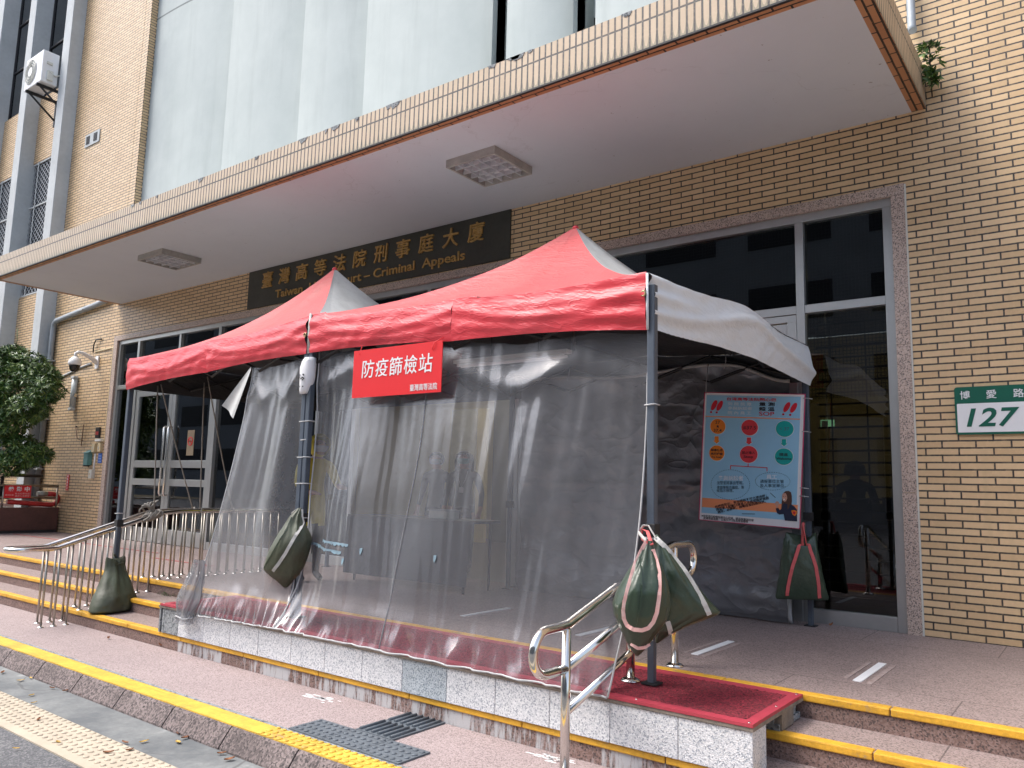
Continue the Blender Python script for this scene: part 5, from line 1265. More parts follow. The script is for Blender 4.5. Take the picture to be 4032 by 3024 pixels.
ptext('ring_text', '法警室將事由載明，', (377, 665, 1092, 1132), K['slate'], 0.004); ptext('ring_text', '書面陳報合議庭，等', (377, 672, 1142, 1180), K['slate'], 0.004); ptext('ring_text', '候指示辦理。', (374, 560, 1178, 1214), K['slate'], 0.004)
ptext('ring_text', '通報單位主管', (842, 1086, 1072, 1112), K['slate'], 0.006); ptext('ring_text', '及人事室單位。', (840, 1106, 1120, 1158), K['slate'], 0.006)
def rotfn(x0, y0, ang):
    ca, sa = math.cos(ang), math.sin(ang)
    return lambda a, b, h: P(*ZP(x0 + a * ca - b * sa * -1 * -1, y0 - (b * ca + a * sa)), 0.0050 + h)
for s_, x0, y0, wd in (('合議庭批示，有非開庭不可之理由時；', 358, 1390, 570), ('請當事人配戴口罩進入法庭或臨時開庭', 372, 1418, 580), ('處所，必要時，啟動防疫因應措施。', 388, 1446, 530)):
    MB().add_mesh(fit(text_mesh(s_, 0.0004, 0.012), (0, wd, 0, 32), rotfn(x0, y0, rad(13)), 1)).build('slanted_text', K['blk'], po, recalc=False)
ptext('foot_note', '※中央流行疫情指揮中心定調，額溫槍量測的是', (205, 775, 1462, 1526), K['blk'], 0.004, fnm=lambda a, b, h: P(*ZP(a, -b * 0.45 + 1490 * 0.55 + (a - 490) * 0.092 - 0), 0.003 + h))
ptext('foot_note', '皮膚表面溫度，以攝氏37.5度為發燒標準', (226, 716, 1488, 1552), K['blk'], 0.004, fnm=lambda a, b, h: P(*ZP(a, -b * 0.45 + 1520 * 0.55 + (a - 490) * 0.092 - 5), 0.003 + h))
pshape('dash_mark', [(944, 1218), (950, 1218), (1004, 1270), (998, 1272)], 0.0038, K['navy']); pshape('dash_mark', [(650, 1445), (788, 1447), (788, 1453), (650, 1451)], 0.0038, K['navy'])
# printed woman in dark uniform raising her fist (flat print)
pshape('printed_hair', [(1085, 1215), (1105, 1198), (1135, 1195), (1158, 1210), (1166, 1250), (1168, 1310), (1160, 1370), (1145, 1410), (1120, 1420), (1100, 1380), (1060, 1400), (1064, 1330), (1072, 1260)], 0.0050, K['hair'])
pshape('printed_uniform', [(1090, 1330), (1130, 1345), (1165, 1345), (1195, 1370), (1218, 1400), (1220, 1530), (1096, 1520), (1085, 1450), (1040, 1455), (1018, 1440), (1004, 1390), (1030, 1380), (1045, 1410), (1064, 1390), (1072, 1350)], 0.0056, K['navy'])
pshape('printed_face', [(1070, 1240), (1080, 1220), (1105, 1222), (1118, 1245), (1120, 1280), (1108, 1310), (1092, 1316), (1076, 1300), (1069, 1270)], 0.0062, K['skin'])
pshape('printed_hair_lock', [(1112, 1222), (1140, 1240), (1150, 1320), (1140, 1380), (1122, 1400), (1126, 1310), (1120, 1260)], 0.0068, K['hair'])
pshape('printed_fist', [(998, 1325), (1016, 1308), (1036, 1318), (1042, 1342), (1028, 1362), (1024, 1380), (1008, 1384), (1010, 1360), (996, 1345)], 0.0062, K['skin'])
pshape('printed_mouth', [(1080, 1284), (1098, 1282), (1094, 1298), (1084, 1298)], 0.0068, M['white'])
pshape('printed_eye', ell(1082, 1256, 6, 3, 10), 0.0068, K['navy']); pshape('printed_eye', ell(1106, 1255, 6, 3, 10), 0.0068, K['navy'])
pshape('printed_badge', [(1160, 1412), (1190, 1405), (1216, 1418), (1214, 1450), (1196, 1472), (1172, 1452)], 0.0062, K['org']); pshape('printed_badge', [(1174, 1424), (1192, 1418), (1206, 1428), (1202, 1446), (1192, 1456), (1180, 1446)], 0.0068, K['red'])
b = MB().tube([P(0.015, 0.012, 0.004), (-2.86, 6.63, 2.05), (-2.87, 6.70, 2.22)], 0.004, 6); b.build('hanging_string', M['white_cord'], po)
b = MB()
for v in (0.03, 0.28, 0.70, 0.76): b.tube([P(0.985, v, 0.004), P(1.03, v, 0.006), P(1.06, v + 0.002, -0.03)], 0.004, 5)
b.build('side_tie', M['white_cord'], po)

# ================================================================== DECK, BLOCKS, MAT
dk_ = thing('deck', 'low plywood deck bridging the steps under the tent front', 'deck', (-3.98, 4.1, -0.03))
MB().box(-6.584, -1.385, 3.712, 4.452, -0.030, -0.010).build('plywood_top', M['wood'], dk_, bevel=0.003)
b = MB(); b.box(-6.58, -1.39, 4.12, 4.30, -0.112, -0.0305); b.build('rear_bearer', M['wood'], dk_)
for i in range(4): MB().box(-5.9 + i * 1.3, -5.82 + i * 1.3, 3.93, 4.09, -0.232, -0.0305).build('joist', M['wood'], dk_)
mt_ = thing('doormat', 'long dark red loop mat with a rubber edge lying on the deck', 'mat', (-3.98, 4.1, 0))
mtop = MB().sheet(420, 50, lambda u, v: (-6.50 + 5.06 * u, 3.77 + 0.60 * v, 0.006 + 0.008 * nz(u * 230, v * 27) + 0.003 * nz(u * 20, v * 4)))
mtop.build('loop_pile', M['mat'], mt_)
b = MB()
b.box(-6.56, -1.385, 3.708, 3.772, -0.0095, 0.006); b.box(-6.56, -1.385, 4.366, 4.448, -0.0095, 0.006); b.box(-1.442, -1.387, 3.7725, 4.3655, -0.0095, 0.006); b.box(-6.56, -6.498, 3.7725, 4.3655, -0.0095, 0.006)
b.build('rubber_edge', M['mat_edge'], mt_)
b = MB()
for x, y in ((-1.41, 3.73), (-1.41, 4.42), (-1.41, 4.1), (-2.0, 3.735), (-6.53, 3.73), (-5.6, 3.73), (-4.2, 3.73), (-2.9, 3.73)): b.lathe((x, y, 0.006), ((0.008, 0), (0.006, 0.003)), 8)
b.build('nail', M['steel'], mt_)
bx = [-6.275, -5.905, -5.535, -5.17, -4.779, -4.406, -4.027, -3.654, -3.279, -2.904, -2.525, -2.147, -1.765, -1.390]
ords = ['first', 'second', 'third', 'fourth', 'fifth', 'sixth', 'seventh', 'eighth', 'ninth', 'tenth', 'eleventh', 'twelfth', 'thirteenth']
for i, (a, c) in enumerate(zip(bx, bx[1:])):
    grey = i == 7
    lab = 'greyish speckled block standing out among the white blocks under the deck' if grey else 'white speckled concrete block under the deck edge, %s block from the left cinder end' % ords[i]
    if i == 12: lab = 'white speckled concrete block at the right end under the bare red mat'
    t = thing('deck_block', lab, 'concrete block', ((a + c) / 2, 3.8, -0.23), 'white blocks carrying the deck')
    MB().box(a + 0.0015, c - 0.0015, 3.720, 3.90, -0.233, -0.0305).build('block', M['block_grey'] if grey else M['block'], t, bevel=0.004)
def cinder(name, label, x0, x1, y0, y1, z0, z1):
    t = thing('cinder_block', label, 'cinder block', ((x0 + x1) / 2, (y0 + y1) / 2, z0), 'grey hollow blocks at the ends of the deck')
    b = MB(); th = 0.035
    b.box(x0, x1, y0, y0 + th, z0, z1); b.box(x0, x1, y1 - th, y1, z0, z1); n = 3
    for i in range(n): 
        xx = x0 + (x1 - x0 - th) * i / (n - 1); b.box(xx, xx + th, y0 + th, y1 - th, z0, z1)
    b.build('block', M['cinder'], t, bevel=0.004)
cinder('c', 'grey hollow block closing the left end of the deck', -6.50, -6.28, 3.722, 3.90, -0.233, -0.0305)
t = thing('cinder_block', 'grey ribbed end face of the outermost hollow block at the left deck end', 'cinder block', (-6.55, 3.8, -0.233), 'grey hollow blocks at the ends of the deck')
b = MB(); b.box(-6.582, -6.56, 3.722, 3.90, -0.233, -0.0305); b.box(-6.5595, -6.53, 3.74, 3.88, -0.233, -0.0305); b.box(-6.5295, -6.503, 3.722, 3.90, -0.233, -0.0305)
b.build('block', M['cinder'], t)
t = thing('cinder_block', 'grey broken hollow block under the back right corner of the red mat', 'cinder block', (-1.5, 4.22, -0.12), 'grey hollow blocks at the ends of the deck')
b = MB(); q = random.Random(2)
b.box(-1.66, -1.40, 4.11, 4.44, -0.113, -0.084)
for i in range(9):
    y0 = 4.11 + i * 0.0367; d = q.uniform(0, 0.03) if i not in (3, 4) else 0.09
    b.box(-1.66, -1.40 - d, y0 + 0.0005, y0 + 0.036, -0.0835, -0.0315 - q.uniform(0, 0.006))
b.build('block', M['cinder'], t)

# ================================================================== HANDRAILS
hr = thing('handrail', 'polished steel handrail with rounded loop ends beside the right tent pole', 'handrail', (-2.2, 3.9, -0.36))
HX = -2.21
def arc(c0, c1, r, a0, a1, n=8): return [(HX, c0 + r * math.cos(rad(a0 + (a1 - a0) * k / n)), c1 + r * math.sin(rad(a0 + (a1 - a0) * k / n))) for k in range(n + 1)]
top = [(HX, 3.40, 0.388), (HX, 3.30, 0.386)] + arc(3.215, 0.282, 0.102, 90, 270, 14) + [(HX, 3.30, 0.180), (HX, 3.385, 0.180)]
top = top[::-1] + [(HX, 3.41, 0.391), (HX, 4.44, 0.690), (HX, 4.50, 0.712), (HX, 4.58, 0.732)]
top += arc(4.80, 0.632, 0.100, 90, -90, 14)[0:] + [(HX, 4.68, 0.532), (HX, 4.63, 0.528)]
MB().tube(top, 0.0235, 14).build('top_rail', M['steel'], hr)
MB().tube([(HX, 3.40, 0.182), (HX, 4.60, 0.524)], 0.0225, 12).build('middle_rail', M['steel'], hr)
MB().tube([(HX, 3.405, -0.028), (HX, 4.60, 0.320)], 0.0205, 12).build('lower_rail', M['steel'], hr)
for y, z0, z1 in ((3.395, -0.36, 0.372), (4.055, 0.008, 0.40), (4.615, 0.0, 0.715)):
    p = MB().tube([(HX, y, z0), (HX, y, z1)], 0.024, 14).build('post', M['steel'], hr)
    MB().lathe((HX, y, z0), ((0.055, 0.0), (0.055, 0.006), (0.046, 0.014), (0.028, 0.022)), 20).build('flange', M['steel'], p)

lr = thing('handrail', 'worn steel double handrail with thin balusters climbing the left steps', 'handrail', (-8.27, 4.5, -0.36))
def lz(y):
    if y < 3.50: return 0.372 - 0.01 * (3.5 - y)
    if y < 4.52: return 0.372 + (y - 3.50) / 1.02 * 0.325
    return 0.697 + min(0.022, (y - 4.52) * 0.10)
xa, xb = -8.14, -8.39
path = [(xa, y, lz(y)) for y in (6.2, 5.5, 5.0, 4.75, 4.56, 4.50, 4.2, 3.9, 3.6, 3.52, 3.47, 3.3)]
mid_ = [((xa + xb) / 2 + 0.125 * math.cos(a), 3.22 - 0.10 * math.sin(a), lz(3.2)) for a in [math.pi * k / 12 for k in range(13)]]
path = path + mid_ + [(xb, y, lz(y)) for y in (3.3, 3.47, 3.52, 3.6, 3.9, 4.2, 4.50, 4.56, 4.75, 5.0, 5.5, 6.2)]
MB().tube(path, 0.0235, 12).build('top_rail', M['steel'], lr)
def floor_z(y): return -0.36 if y < 3.735 else (-0.234 if y < 4.085 else (-0.114 if y < 4.46 else 0.0))
bal = None
for x, off in ((xa, 0.0), (xb, 0.06)):
    for i in range(24):
        y = 3.43 + off * 0 + i * 0.1135 + (0.07 if x == xb else 0)
        if y > 6.15: continue
        z0 = floor_z(y)
        o = MB().cyl(x, y, z0, lz(y) - 0.018, 0.0105, 10).build('baluster', M['steel_worn'], lr)
        MB().lathe((x, y, z0), ((0.030, 0), (0.030, 0.004), (0.022, 0.010), (0.012, 0.016)), 14).build('foot', M['steel'], o)
# rope coil on the rail and guy ropes to the tent frame
def ray_pt(px, py, axis, val):
    """point on a world plane seen at a spot of the 4032 wide photograph"""
    dv = r_ * ((px - 2016) / 3094) - u_ * ((py - 1512) / 3094) + f_
    k = (val - (1.06 if axis == 2 else 0)) / dv[axis]
    return Vector((dv.x * k, dv.y * k, 1.06 + dv.z * k))
rp = thing('rope_coil', 'grey rope wound in a thick knot round the left handrail', 'rope', (-8.2, 4.43, 0.66))
q = random.Random(8); b = MB()
for i in range(9):
    y = 4.36 + i * 0.018; k = 0.034 + q.uniform(0, 0.012); dx = 0 if i % 2 else 0.004
    b.tube([(xa + dx + k * math.cos(a), y + 0.02 * math.sin(a * 2 + i) + 0.012 * math.sin(a), lz(y) + k * math.sin(a)) for a in [2 * math.pi * j / 16 for j in range(16)]], 0.0095, 6, closed=True)
for i in range(6):
    pts = [(xa - 0.02 - 0.11 * j / 6, 4.40 + 0.015 * i + 0.05 * math.sin(j * 0.9 + i), lz(4.43) + 0.03 + 0.07 * math.sin(math.pi * j / 6) + 0.012 * i) for j in range(7)]
    b.tube(pts, 0.0095, 6)
b.build('windings', M['rope'], rp)
def rope(label, a, c, r=0.007):
    t = thing('guy_rope', label, 'rope', a, 'guy ropes from the tent to the left handrail')
    a, c = Vector(a), Vector(c)
    MB().tube([a.lerp(c, k / 10) + Vector((0, 0, -0.02 * math.sin(math.pi * k / 10))) for k in range(11)], r, 6).build('rope', M['rope'], t)
    MB().tube([a + Vector((0.03 * math.cos(k), 0.012 * math.sin(k), 0.028 * math.sin(k))) for k in [2 * math.pi * j / 10 for j in range(10)]], r, 6, closed=True).build('knot', M['rope'], t)
def z4p(x, y): return (x * .6103, 1000 + y * .6103)
rope('grey guy rope hanging straight down to the thick knot on the left handrail', (xa, 4.45, 0.70), ray_pt(*z4p(1018, 850), 0, -8.08))
rope('grey slanting guy rope crossing the pull handles of the left doors', (xb, ray_pt(*z4p(1245, 1650), 0, xb).y, 0.72), ray_pt(*z4p(1037, 840), 0, -8.08))
rope('grey vertical guy rope in front of the right door leaf', (xa, ray_pt(*z4p(1290, 1650), 0, xa).y, 0.72), ray_pt(*z4p(1318, 830), 0, -7.9))
rope('grey slanting guy rope beside the folded curtain edge', (xa, ray_pt(*z4p(1500, 1650), 0, xa).y, 0.72), ray_pt(*z4p(1338, 790), 0, -7.9))

# ================================================================== SANDBAGS
RH = Vector((0.797, 0.604, 0)).normalized(); FH = Vector((-0.604, 0.797, 0)).normalized()
def spow(v, p): return math.copysign(abs(v) ** p, v)
class Bag:
    """soft sack lofted through width slices; remembers its front surface so that straps can follow it"""
    def __init__(s, base, k, x0, y0, slices, thick, seedv, wr=1.0, pw=0.85, ztop=0.0):
        s.base = Vector(base); s.k = k; s.x0 = x0; s.y0 = y0; s.sl = slices; s.th = thick; s.seed = seedv; s.wr = wr; s.pw = pw; s.ztop = ztop
    def at(s, y):
        sl = s.sl
        for (ya, la, ra), (yb, lb, rb_) in zip(sl, sl[1:]):
            if ya <= y <= yb:
                t = (y - ya) / (yb - ya); return la + (lb - la) * t, ra + (rb_ - ra) * t
        return sl[-1][1:] if y > sl[-1][0] else sl[0][1:]
    def depth(s, y):
        ya, yb = s.sl[0][0], s.sl[-1][0]; t = (y - ya) / (yb - ya)
        l, r = s.at(y)
        return min(s.th * math.sin(math.pi * min(1, max(0.02, t * 0.92 + 0.05))) ** 0.6, (r - l) * s.k * 0.5)
    def pt(s, y, a):
        l, r = s.at(y); c = (l + r) / 2; hw = (r - l) / 2 * s.k; hd = s.depth(y)
        t = (y - s.sl[0][0]) / (s.sl[-1][0] - s.sl[0][0])
        cr = 1 - smooth(0.05, 0.55, t)                                # creases fan down from the gathered neck
        rg = 1 - abs(nz(math.cos(a) * 2.6 + s.seed, math.sin(a) * 2.6, t * 3.2)) * 2.2; rg2 = 1 - abs(nz(math.cos(a) * 5 + s.seed, math.sin(a) * 5 + 3, t * 5.5)) * 2.4
        w = 1 + s.wr * (0.20 * cr * nz(math.cos(a) * 4 + s.seed, math.sin(a) * 4, t * 1.2) + 0.13 * cr * math.sin(a * 8 + 2 * s.seed + t * 5) + 0.07 * max(0, rg) ** 2 + 0.05 * max(0, rg2) ** 3 * (0.4 + cr))
        lat = hw * spow(math.cos(a), s.pw) * (1 + (w - 1) * 0.35); dep = hd * spow(math.sin(a), s.pw) * w
        p = s.base + RH * ((c - s.x0) * s.k + lat) + FH * dep
        p.z = s.base.z - (y - s.y0) * s.k - s.ztop * (1 - abs(math.cos(a))) * (1 - smooth(0, 0.22, t))
        return p
    def build(s, parent, mt, n=46, seg=72):
        ya, yb = s.sl[0][0], s.sl[-1][0]
        rs = [[s.pt(ya + (yb - ya) * j / n, 2 * math.pi * k / seg) for k in range(seg)] for j in range(n + 1)]
        return MB().rings(rs).build('sack', mt, parent)
    def front(s, x, y, lift=0.007):
        l, r = s.at(y); c = (l + r) / 2; hw = max(1e-4, (r - l) / 2)
        q = max(-0.985, min(0.985, (x - c) / hw)); ca = spow(q, 1 / s.pw)
        a = -math.acos(max(-1, min(1, ca)))                            # front is the side towards the street
        p = s.pt(y, a); l2 = (x - s.x0) * s.k
        return p - FH * lift
    def strap(s, pts, parent, mt, wd=0.012, off=None, name='strap'):
        P_ = []; fine = []
        for (xa, ya), (xb, yb) in zip(pts, pts[1:]): fine += [(xa + (xb - xa) * j / 3, ya + (yb - ya) * j / 3) for j in range(3)]
        pts = fine + [pts[-1]]
        for x, y in pts: P_.append(s.front(x, y) if off is None else s.base + RH * ((x - s.x0) * s.k) - FH * off + Vector((0, 0, -(y - s.y0) * s.k)))
        # refine
        Q = []
        for a, c in zip(P_, P_[1:]): Q += [a.lerp(c, j / 2) for j in range(2)]
        Q.append(P_[-1]); b = MB(); L_, R_ = [], []
        for i, p in enumerate(Q):
            t = (Q[min(i + 1, len(Q) - 1)] - Q[max(i - 1, 0)]).normalized(); sd = t.cross(FH).normalized() * wd
            L_.append(p - sd); R_.append(p + sd)
        for i in range(len(Q) - 1):
            f0 = [L_[i], R_[i], R_[i + 1], L_[i + 1]]
            b.prism(f0, FH * 0.003)
        return b.build(name, mt, parent)
def mkbag(label, base_px, plane_y, k, x0, y0, slices, thick, seedv, mt, **kw):
    base = ray_pt(*base_px, 1, plane_y)
    t = thing('sandbag', label, 'sandbag', base, 'green sandbags weighing down the tent poles')
    bg_ = Bag(base, k, x0, y0, slices, thick, seedv, **kw); bg_.build(t, mt); return t, bg_
z5p = lambda x, y: (2380 + x * .4219, 2000 + y * .4219)
tB2, b2 = mkbag('dark green sandbag with a grey white strap, pointing right behind the pink strapped one', z5p(480, 600), 3.92, .4219 * 4.33 / 3094, 480, 600,
    [(262, 478, 498), (350, 462, 568), (450, 440, 650), (560, 420, 738), (700, 410, 850), (800, 410, 925), (900, 420, 1018), (940, 430, 1064), (975, 440, 985), (1050, 455, 790), (1140, 470, 610), (1225, 480, 500)], 0.105, 2.0, M['bag'])
b2.strap([(470, 290), (545, 360), (620, 440), (700, 545), (770, 650), (835, 760), (885, 860), (925, 945)], tB2, M['white_strap'], 0.013)
b2.strap([(560, 1010), (600, 1130)], tB2, M['white_strap'], 0.013, name='strap_end')
tB1, b1 = mkbag('plump green sandbag with two faded pink straps hanging on the right front pole', z5p(400, 800), 3.75, .4219 * 4.19 / 3094, 400, 800,
    [(330, 380, 440), (430, 332, 468), (520, 285, 512), (600, 235, 545), (700, 172, 577), (800, 122, 597), (900, 92, 602), (1000, 108, 582), (1100, 150, 512), (1200, 202, 442), (1290, 252, 375), (1345, 298, 322)], 0.13, 5.0, M['bag'], wr=0.8)
b1.strap([(385, 335), (340, 420), (290, 520), (245, 620), (200, 740), (170, 850), (160, 930), (168, 1000), (195, 1055), (250, 1085), (320, 1088), (375, 1068), (415, 1015), (445, 930), (462, 820), (472, 700), (478, 590), (465, 490), (440, 400)], tB1, M['pink_strap'], 0.0098)
b1.strap([(320, 450), (322, 560), (315, 700), (305, 850), (290, 950), (280, 1045)], tB1, M['bag'], 0.004, name='seam')
b1.strap([(240, 1225), (300, 1262), (360, 1255), (410, 1225)], tB1, M['pink_strap'], 0.008, name='lower_strap')
# loops over the pole top
b = MB()
cp_ = Vector((-2.08, 4.02, 0.80))
for dx, zt, mt2 in ((0.0, 0.88, M['white_strap']), (0.015, 0.865, M['coral_strap'])):
    pass
MB().tube([b1.front(385, 335), Vector((-2.125, 3.985, 0.83)), Vector((-2.10, 3.995, 0.87)), Vector((-2.065, 3.99, 0.87)), Vector((-2.035, 3.985, 0.83)), b2.front(480, 300)], 0.012, 8, flat=0.35).build('strap_loop', M['white_strap'], tB2)
MB().tube([b1.front(390, 340), Vector((-2.105, 3.98, 0.80)), Vector((-2.10, 3.985, 0.85)), Vector((-2.07, 3.985, 0.84)), b1.front(430, 360)], 0.010, 8, flat=0.35).build('strap_loop', M['coral_strap'], tB1)
MB().tube([(-2.08 + 0.040 * math.cos(a), 4.03 + 0.050 * math.sin(a), 0.80) for a in [2 * math.pi * k / 16 for k in range(16)]], 0.006, 6, closed=True).build('cable_tie', M['white_cord'], tB1)
z4b = lambda x, y: (460 + x * .3617, 1900 + y * .3617)
tM, bM = mkbag('dusty pale green leaf shaped sandbag hanging on the middle pole', z4b(1850, 750), 3.86, .3617 * 6.10 / 3094, 1850, 750,
    [(285, 1945, 1985), (370, 1868, 1992), (450, 1822, 2020), (550, 1765, 2080), (620, 1730, 2103), (720, 1680, 2092), (800, 1650, 2072), (900, 1624, 2042), (940, 1620, 2022), (1000, 1688, 1986), (1060, 1768, 1932), (1110, 1822, 1896), (1145, 1855, 1870)], 0.14, 8.0, M['bag_dusty'], wr=0.7)
bM.strap([(2060, 300), (2040, 400), (2000, 520), (1950, 640), (1890, 760), (1820, 870), (1760, 945)], tM, M['white_strap'], 0.012)
bM.strap([(1900, 380), (1870, 520), (1810, 640), (1740, 770), (1650, 920)], tM, M['bag'], 0.003, name='seam')
MB().tube([bM.front(2052, 310), Vector((-5.13, 3.99, 0.80)), Vector((-5.17, 4.0, 0.845)), Vector((-5.21, 3.99, 0.82)), bM.front(1930, 300)], 0.012, 8, flat=0.35).build('strap_loop', M['white_strap'], tM)
z8p = lambda x, y: (2980 + x * .4039, 1750 + y * .4039)
tK, bK = mkbag('flat dark green sandbag with two coral straps hanging below the poster', z8p(430, 1200), 6.62, .4039 * 6.46 / 3094, 430, 1200,
    [(868, 300, 572), (950, 277, 585), (1050, 258, 597), (1150, 243, 612), (1250, 228, 632), (1350, 208, 656), (1430, 190, 674), (1475, 180, 688), (1500, 196, 680)], 0.060, 3.0, M['bag'], wr=1.3, pw=0.75, ztop=0.10)
bK.strap([(432, 905), (405, 960), (370, 1060), (330, 1170), (300, 1290), (285, 1380), (283, 1465)], tK, M['coral_strap'], 0.0135)
bK.strap([(468, 905), (492, 980), (518, 1080), (545, 1190), (566, 1290), (580, 1390), (586, 1480)], tK, M['coral_strap'], 0.0135)
MB().tube([bK.front(432, 905), bK.front(445, 800) , ray_pt(*z8p(452, 765), 1, 6.62), ray_pt(*z8p(462, 765), 1, 6.66), ray_pt(*z8p(455, 800), 1, 6.6), bK.front(468, 905)], 0.012, 8, flat=0.4).build('strap_loop', M['coral_strap'], tK)
# the bag standing on the steps at the left pole
tL = thing('sandbag', 'dusty olive sandbag slumped on the steps at the foot of the left pole', 'sandbag', (-7.88, 3.97, -0.24), 'green sandbags weighing down the tent poles')
la, sa_ = Vector((-0.35, 0.937, 0)), Vector((0.937, 0.35, 0))
secs = [(-0.232, -7.89, 3.985, .235, .115, .8), (-0.215, -7.885, 3.98, .275, .150, .9), (-0.15, -7.89, 3.985, .255, .155, .95), (-0.08, -7.905, 3.99, .225, .145, 1), (0.0, -7.935, 4.0, .180, .120, 1), (0.08, -7.97, 4.01, .150, .090, 1), (0.14, -8.0, 4.02, .128, .068, 1), (0.19, -8.02, 4.025, .120, .054, 1), (0.24, -8.03, 4.03, .122, .045, 1), (0.262, -8.035, 4.03, .118, .034, 1)]
rgs = []
for j in range(37):
    t = j / 36 * (len(secs) - 1); i = min(int(t), len(secs) - 2); w1 = t - i; A, C = secs[i], secs[i + 1]
    z, cx_, cy_, hl, hs_, pw_ = [A[k] + (C[k] - A[k]) * w1 for k in range(6)]
    ring = []
    for k in range(48):
        a = 2 * math.pi * k / 48; up_ = smooth(0.25, 0.8, j / 36)
        w2 = 1 + up_ * (0.22 * math.sin(a * 6 + 1) + 0.14 * math.sin(a * 11 + j * .15)) + 0.14 * nz(math.cos(a) * 2.5, math.sin(a) * 2.5, j * .13) + 0.10 * max(0, 1 - 2.4 * abs(nz(math.cos(a) * 4, math.sin(a) * 4 + 5, j * .16))) ** 2
        p = Vector((cx_, cy_, z)) + la * hl * spow(math.cos(a), 1.15) + sa_ * hs_ * spow(math.sin(a), 0.9) * w2
        if j > 32: p.z += 0.03 * abs(math.cos(a)) ** 2 - 0.015
        ring.append(p)
    rgs.append(ring)
MB().rings(rgs).build('sack', M['bag_dusty'], tL)
MB().tube([(-8.06, 4.05, 0.27), (-8.02, 4.0, 0.30), (-7.97, 3.98, 0.26), (-7.95, 4.0, 0.20), (-7.97, 4.08, 0.22)], 0.011, 8, flat=0.4).build('strap', M['bag_dusty'], tL)

